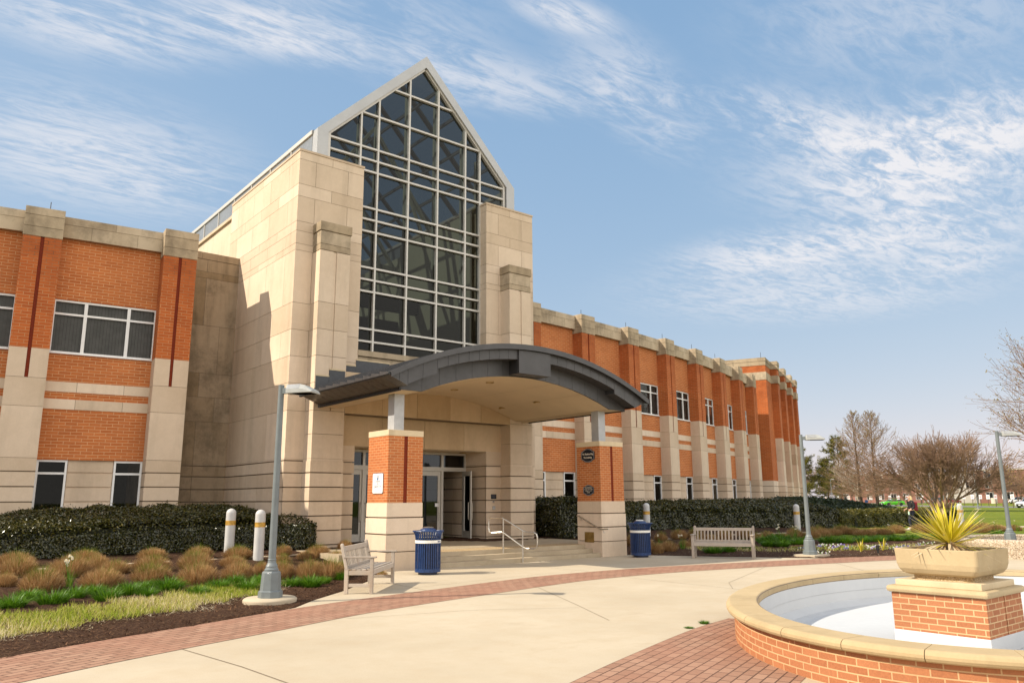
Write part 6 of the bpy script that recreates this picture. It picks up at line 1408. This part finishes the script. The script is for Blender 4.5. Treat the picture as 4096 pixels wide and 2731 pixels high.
car((169.9, 80.6, 0.02), radians(-30), 'green', 'bright green sedan parked on the road beyond the lawn')
car((139.0, 44.6, 0.02), radians(-20), 'silver', 'silver car entering at the right edge of the road', suv=True)
PK = [(268, 165, 'white', 0), (264, 156, 'white', 1), (262, 151, 'grey', 1), (260, 146.5, 'white', 0), (259, 142, 'red', 1), (270, 160, 'blue', 0), (236, 100, 'silver', 0), (235, 97.4, 'grey', 1), (230, 76.5, 'white', 1), (228, 73, 'black', 0), (226, 69.5, 'blue', 1), (233, 94, 'red', 0)]
for i, (x, y, c_, sv) in enumerate(PK): car((x, y, .02), radians(-28 + 180 * (i % 2)), c_, {'white': 'white', 'grey': 'dark grey', 'red': 'dark red', 'blue': 'dark blue', 'silver': 'silver', 'black': 'black'}[c_] + ' car in the far parking lot', c_ + ' cars in the far parking lot', bool(sv))
for x, y in ((186, 109), (166.5, 84.5)):
    R = empty('mailbox', (x, y, 0), radians(-60), 'blue litter box on a post beyond the lawn', 'litter box', 'blue boxes along the far path'); mb = MB(); mb.box(-.04, .04, -.04, .04, 0, .8); mb.build('post', 'post_blue', R); mb = MB(); mb.box(-.3, .3, -.2, .2, .7, 1.25); mb.build('box', 'navy_paint', R)

# ------------------------------------------------------------------ the walking woman
PR = empty('person', (40.3, 18.2, gz(40.3, 18.2) + .02), imgleft, 'woman with long blonde hair walking left in black jacket and dark jeans', 'person')
def skin(name, joints, edges, mat, parent, sub=2):
    me = bpy.data.meshes.new(name); me.from_pydata([j[0] for j in joints], edges, []); o = link(name, me, parent); m = o.modifiers.new('skin', 'SKIN'); m.use_smooth_shade = True
    for v, j in zip(me.skin_vertices[0].data, joints): rr = j[1]; v.radius = (rr, rr) if isinstance(rr, (int, float)) else rr
    me.skin_vertices[0].data[0].use_root = True; s_ = o.modifiers.new('sub', 'SUBSURF'); s_.levels = sub; s_.render_levels = sub; me.materials.append(MATS[mat]); return o
J = [((0, 0, .90), (.13, .11)), ((.02, 0, 1.12), (.115, .095)), ((.03, 0, 1.32), (.13, .10)), ((.04, 0, 1.41), .05), ((.055, 0, 1.47), .05), ((.075, 0, 1.54), (.082, .072)), ((.065, 0, 1.60), .06),
     ((0, .09, .84), .085), ((.20, .09, .48), .06), ((.16, .09, .10), .04), ((.26, .09, .04), .035), ((0, -.09, .84), .085), ((-.10, -.09, .47), .06), ((-.36, -.09, .16), .04), ((-.32, -.09, .06), .035),
     ((.02, .17, 1.33), .055), ((-.04, .21, 1.07), .043), ((.16, .19, .92), .03), ((.20, .18, .90), .03), ((.02, -.17, 1.33), .055), ((-.02, -.21, 1.07), .043), ((.20, -.17, .96), .03), ((.25, -.16, .94), .03)]
E_ = [(0, 1), (1, 2), (2, 3), (3, 4), (4, 5), (5, 6), (0, 7), (7, 8), (8, 9), (9, 10), (0, 11), (11, 12), (12, 13), (13, 14), (2, 15), (15, 16), (16, 17), (17, 18), (2, 19), (19, 20), (20, 21), (21, 22)]
bd = skin('body', J, E_, 'skin', PR)
skin('jacket', [((0, 0, .93), (.16, .14)), ((.02, 0, 1.12), (.15, .13)), ((.03, 0, 1.32), (.155, .12)), ((.04, 0, 1.42), .06), ((.02, .18, 1.33), .075), ((-.04, .22, 1.07), .065), ((.11, .20, .95), .05), ((.02, -.18, 1.33), .075), ((-.02, -.22, 1.07), .065), ((.15, -.18, .98), .05)], [(0, 1), (1, 2), (2, 3), (2, 4), (4, 5), (5, 6), (2, 7), (7, 8), (8, 9)], 'black_cloth', PR)
skin('trousers', [((0, 0, .94), (.14, .12)), ((0, .09, .82), .105), ((.20, .09, .48), .075), ((.16, .09, .09), .058), ((0, -.09, .82), .105), ((-.10, -.09, .47), .075), ((-.34, -.09, .17), .058)], [(0, 1), (1, 2), (2, 3), (0, 4), (4, 5), (5, 6)], 'denim', PR)
skin('hair', [((.035, 0, 1.60), .085), ((-.01, 0, 1.52), .085), ((-.02, 0, 1.40), .08), ((.0, .05, 1.25), .05), ((.04, .08, 1.12), .03), ((.0, -.05, 1.25), .05), ((.05, -.08, 1.12), .03)], [(0, 1), (1, 2), (2, 3), (3, 4), (2, 5), (5, 6)], 'hair', PR)
for n_, p in (('shoe', (.22, .09, .035)), ('shoe', (-.31, -.09, .07))): mb = MB(); mb.lathe([(.0, -.04), (.05, -.03), (.055, 0), (.035, .03), (0, .04)], 12); o = mb.build(n_, 'shoe', PR); o.location = p; o.scale = (2.2, .8, 1)
for sy, hx, hzz in ((.18, .215, .89), (-.16, .265, .93)):   # hands: palm and curled fingers
    mb = MB(); mb.lathe([(0, -.035), (.022, -.025), (.028, 0), (.02, .03), (0, .036)], 8, (hx, sy, hzz))
    for k in range(4): mb.tube([(hx + .01, sy - .024 + .016 * k, hzz - .02), (hx + .03, sy - .024 + .016 * k, hzz - .045), (hx + .012, sy - .022 + .015 * k, hzz - .062 - .004 * (k in (1, 2)))], [.008, .0075, .006], 6)
    mb.tube([(hx + .02, sy + .02, hzz + .01), (hx + .042, sy + .026, hzz - .018), (hx + .04, sy + .014, hzz - .038)], [.009, .008, .006], 6); mb.build('hand', 'skin', bd)
mb = MB(); mb.tube([(.148, .0, 1.545), (.165, 0, 1.525)], [.012, .015], 6); 
for s_ in (-1, 1): mb.lathe([(0, -.01), (.011, 0), (0, .01)], 6, (.135, s_ * .03, 1.565))
mb.build('face', 'skin', bd)
loc = PR.matrix_basis if False else (Matrix.Translation(PR.location) @ Matrix.Rotation(imgleft, 4, 'Z'))
bp = empty('backpack', loc @ Vector((-.17, 0, 1.0)), imgleft, 'dark red backpack on the back of the walking woman', 'backpack'); mb = MB(); mb.box(-.10, .08, -.15, .15, -.12, .32); mb.build('bag', 'red_cloth', bp, bevel=.05)
bt = empty('water_bottle', loc @ Vector((.235, .18, .70)), imgleft, 'clear water bottle hanging from the hand of the walking woman', 'bottle'); mb = MB(); mb.lathe([(.034, 0), (.036, .03), (.036, .14), (.016, .175), (.016, .20), (0, .20)], 12); mb.build('flask', 'bottle', bt)
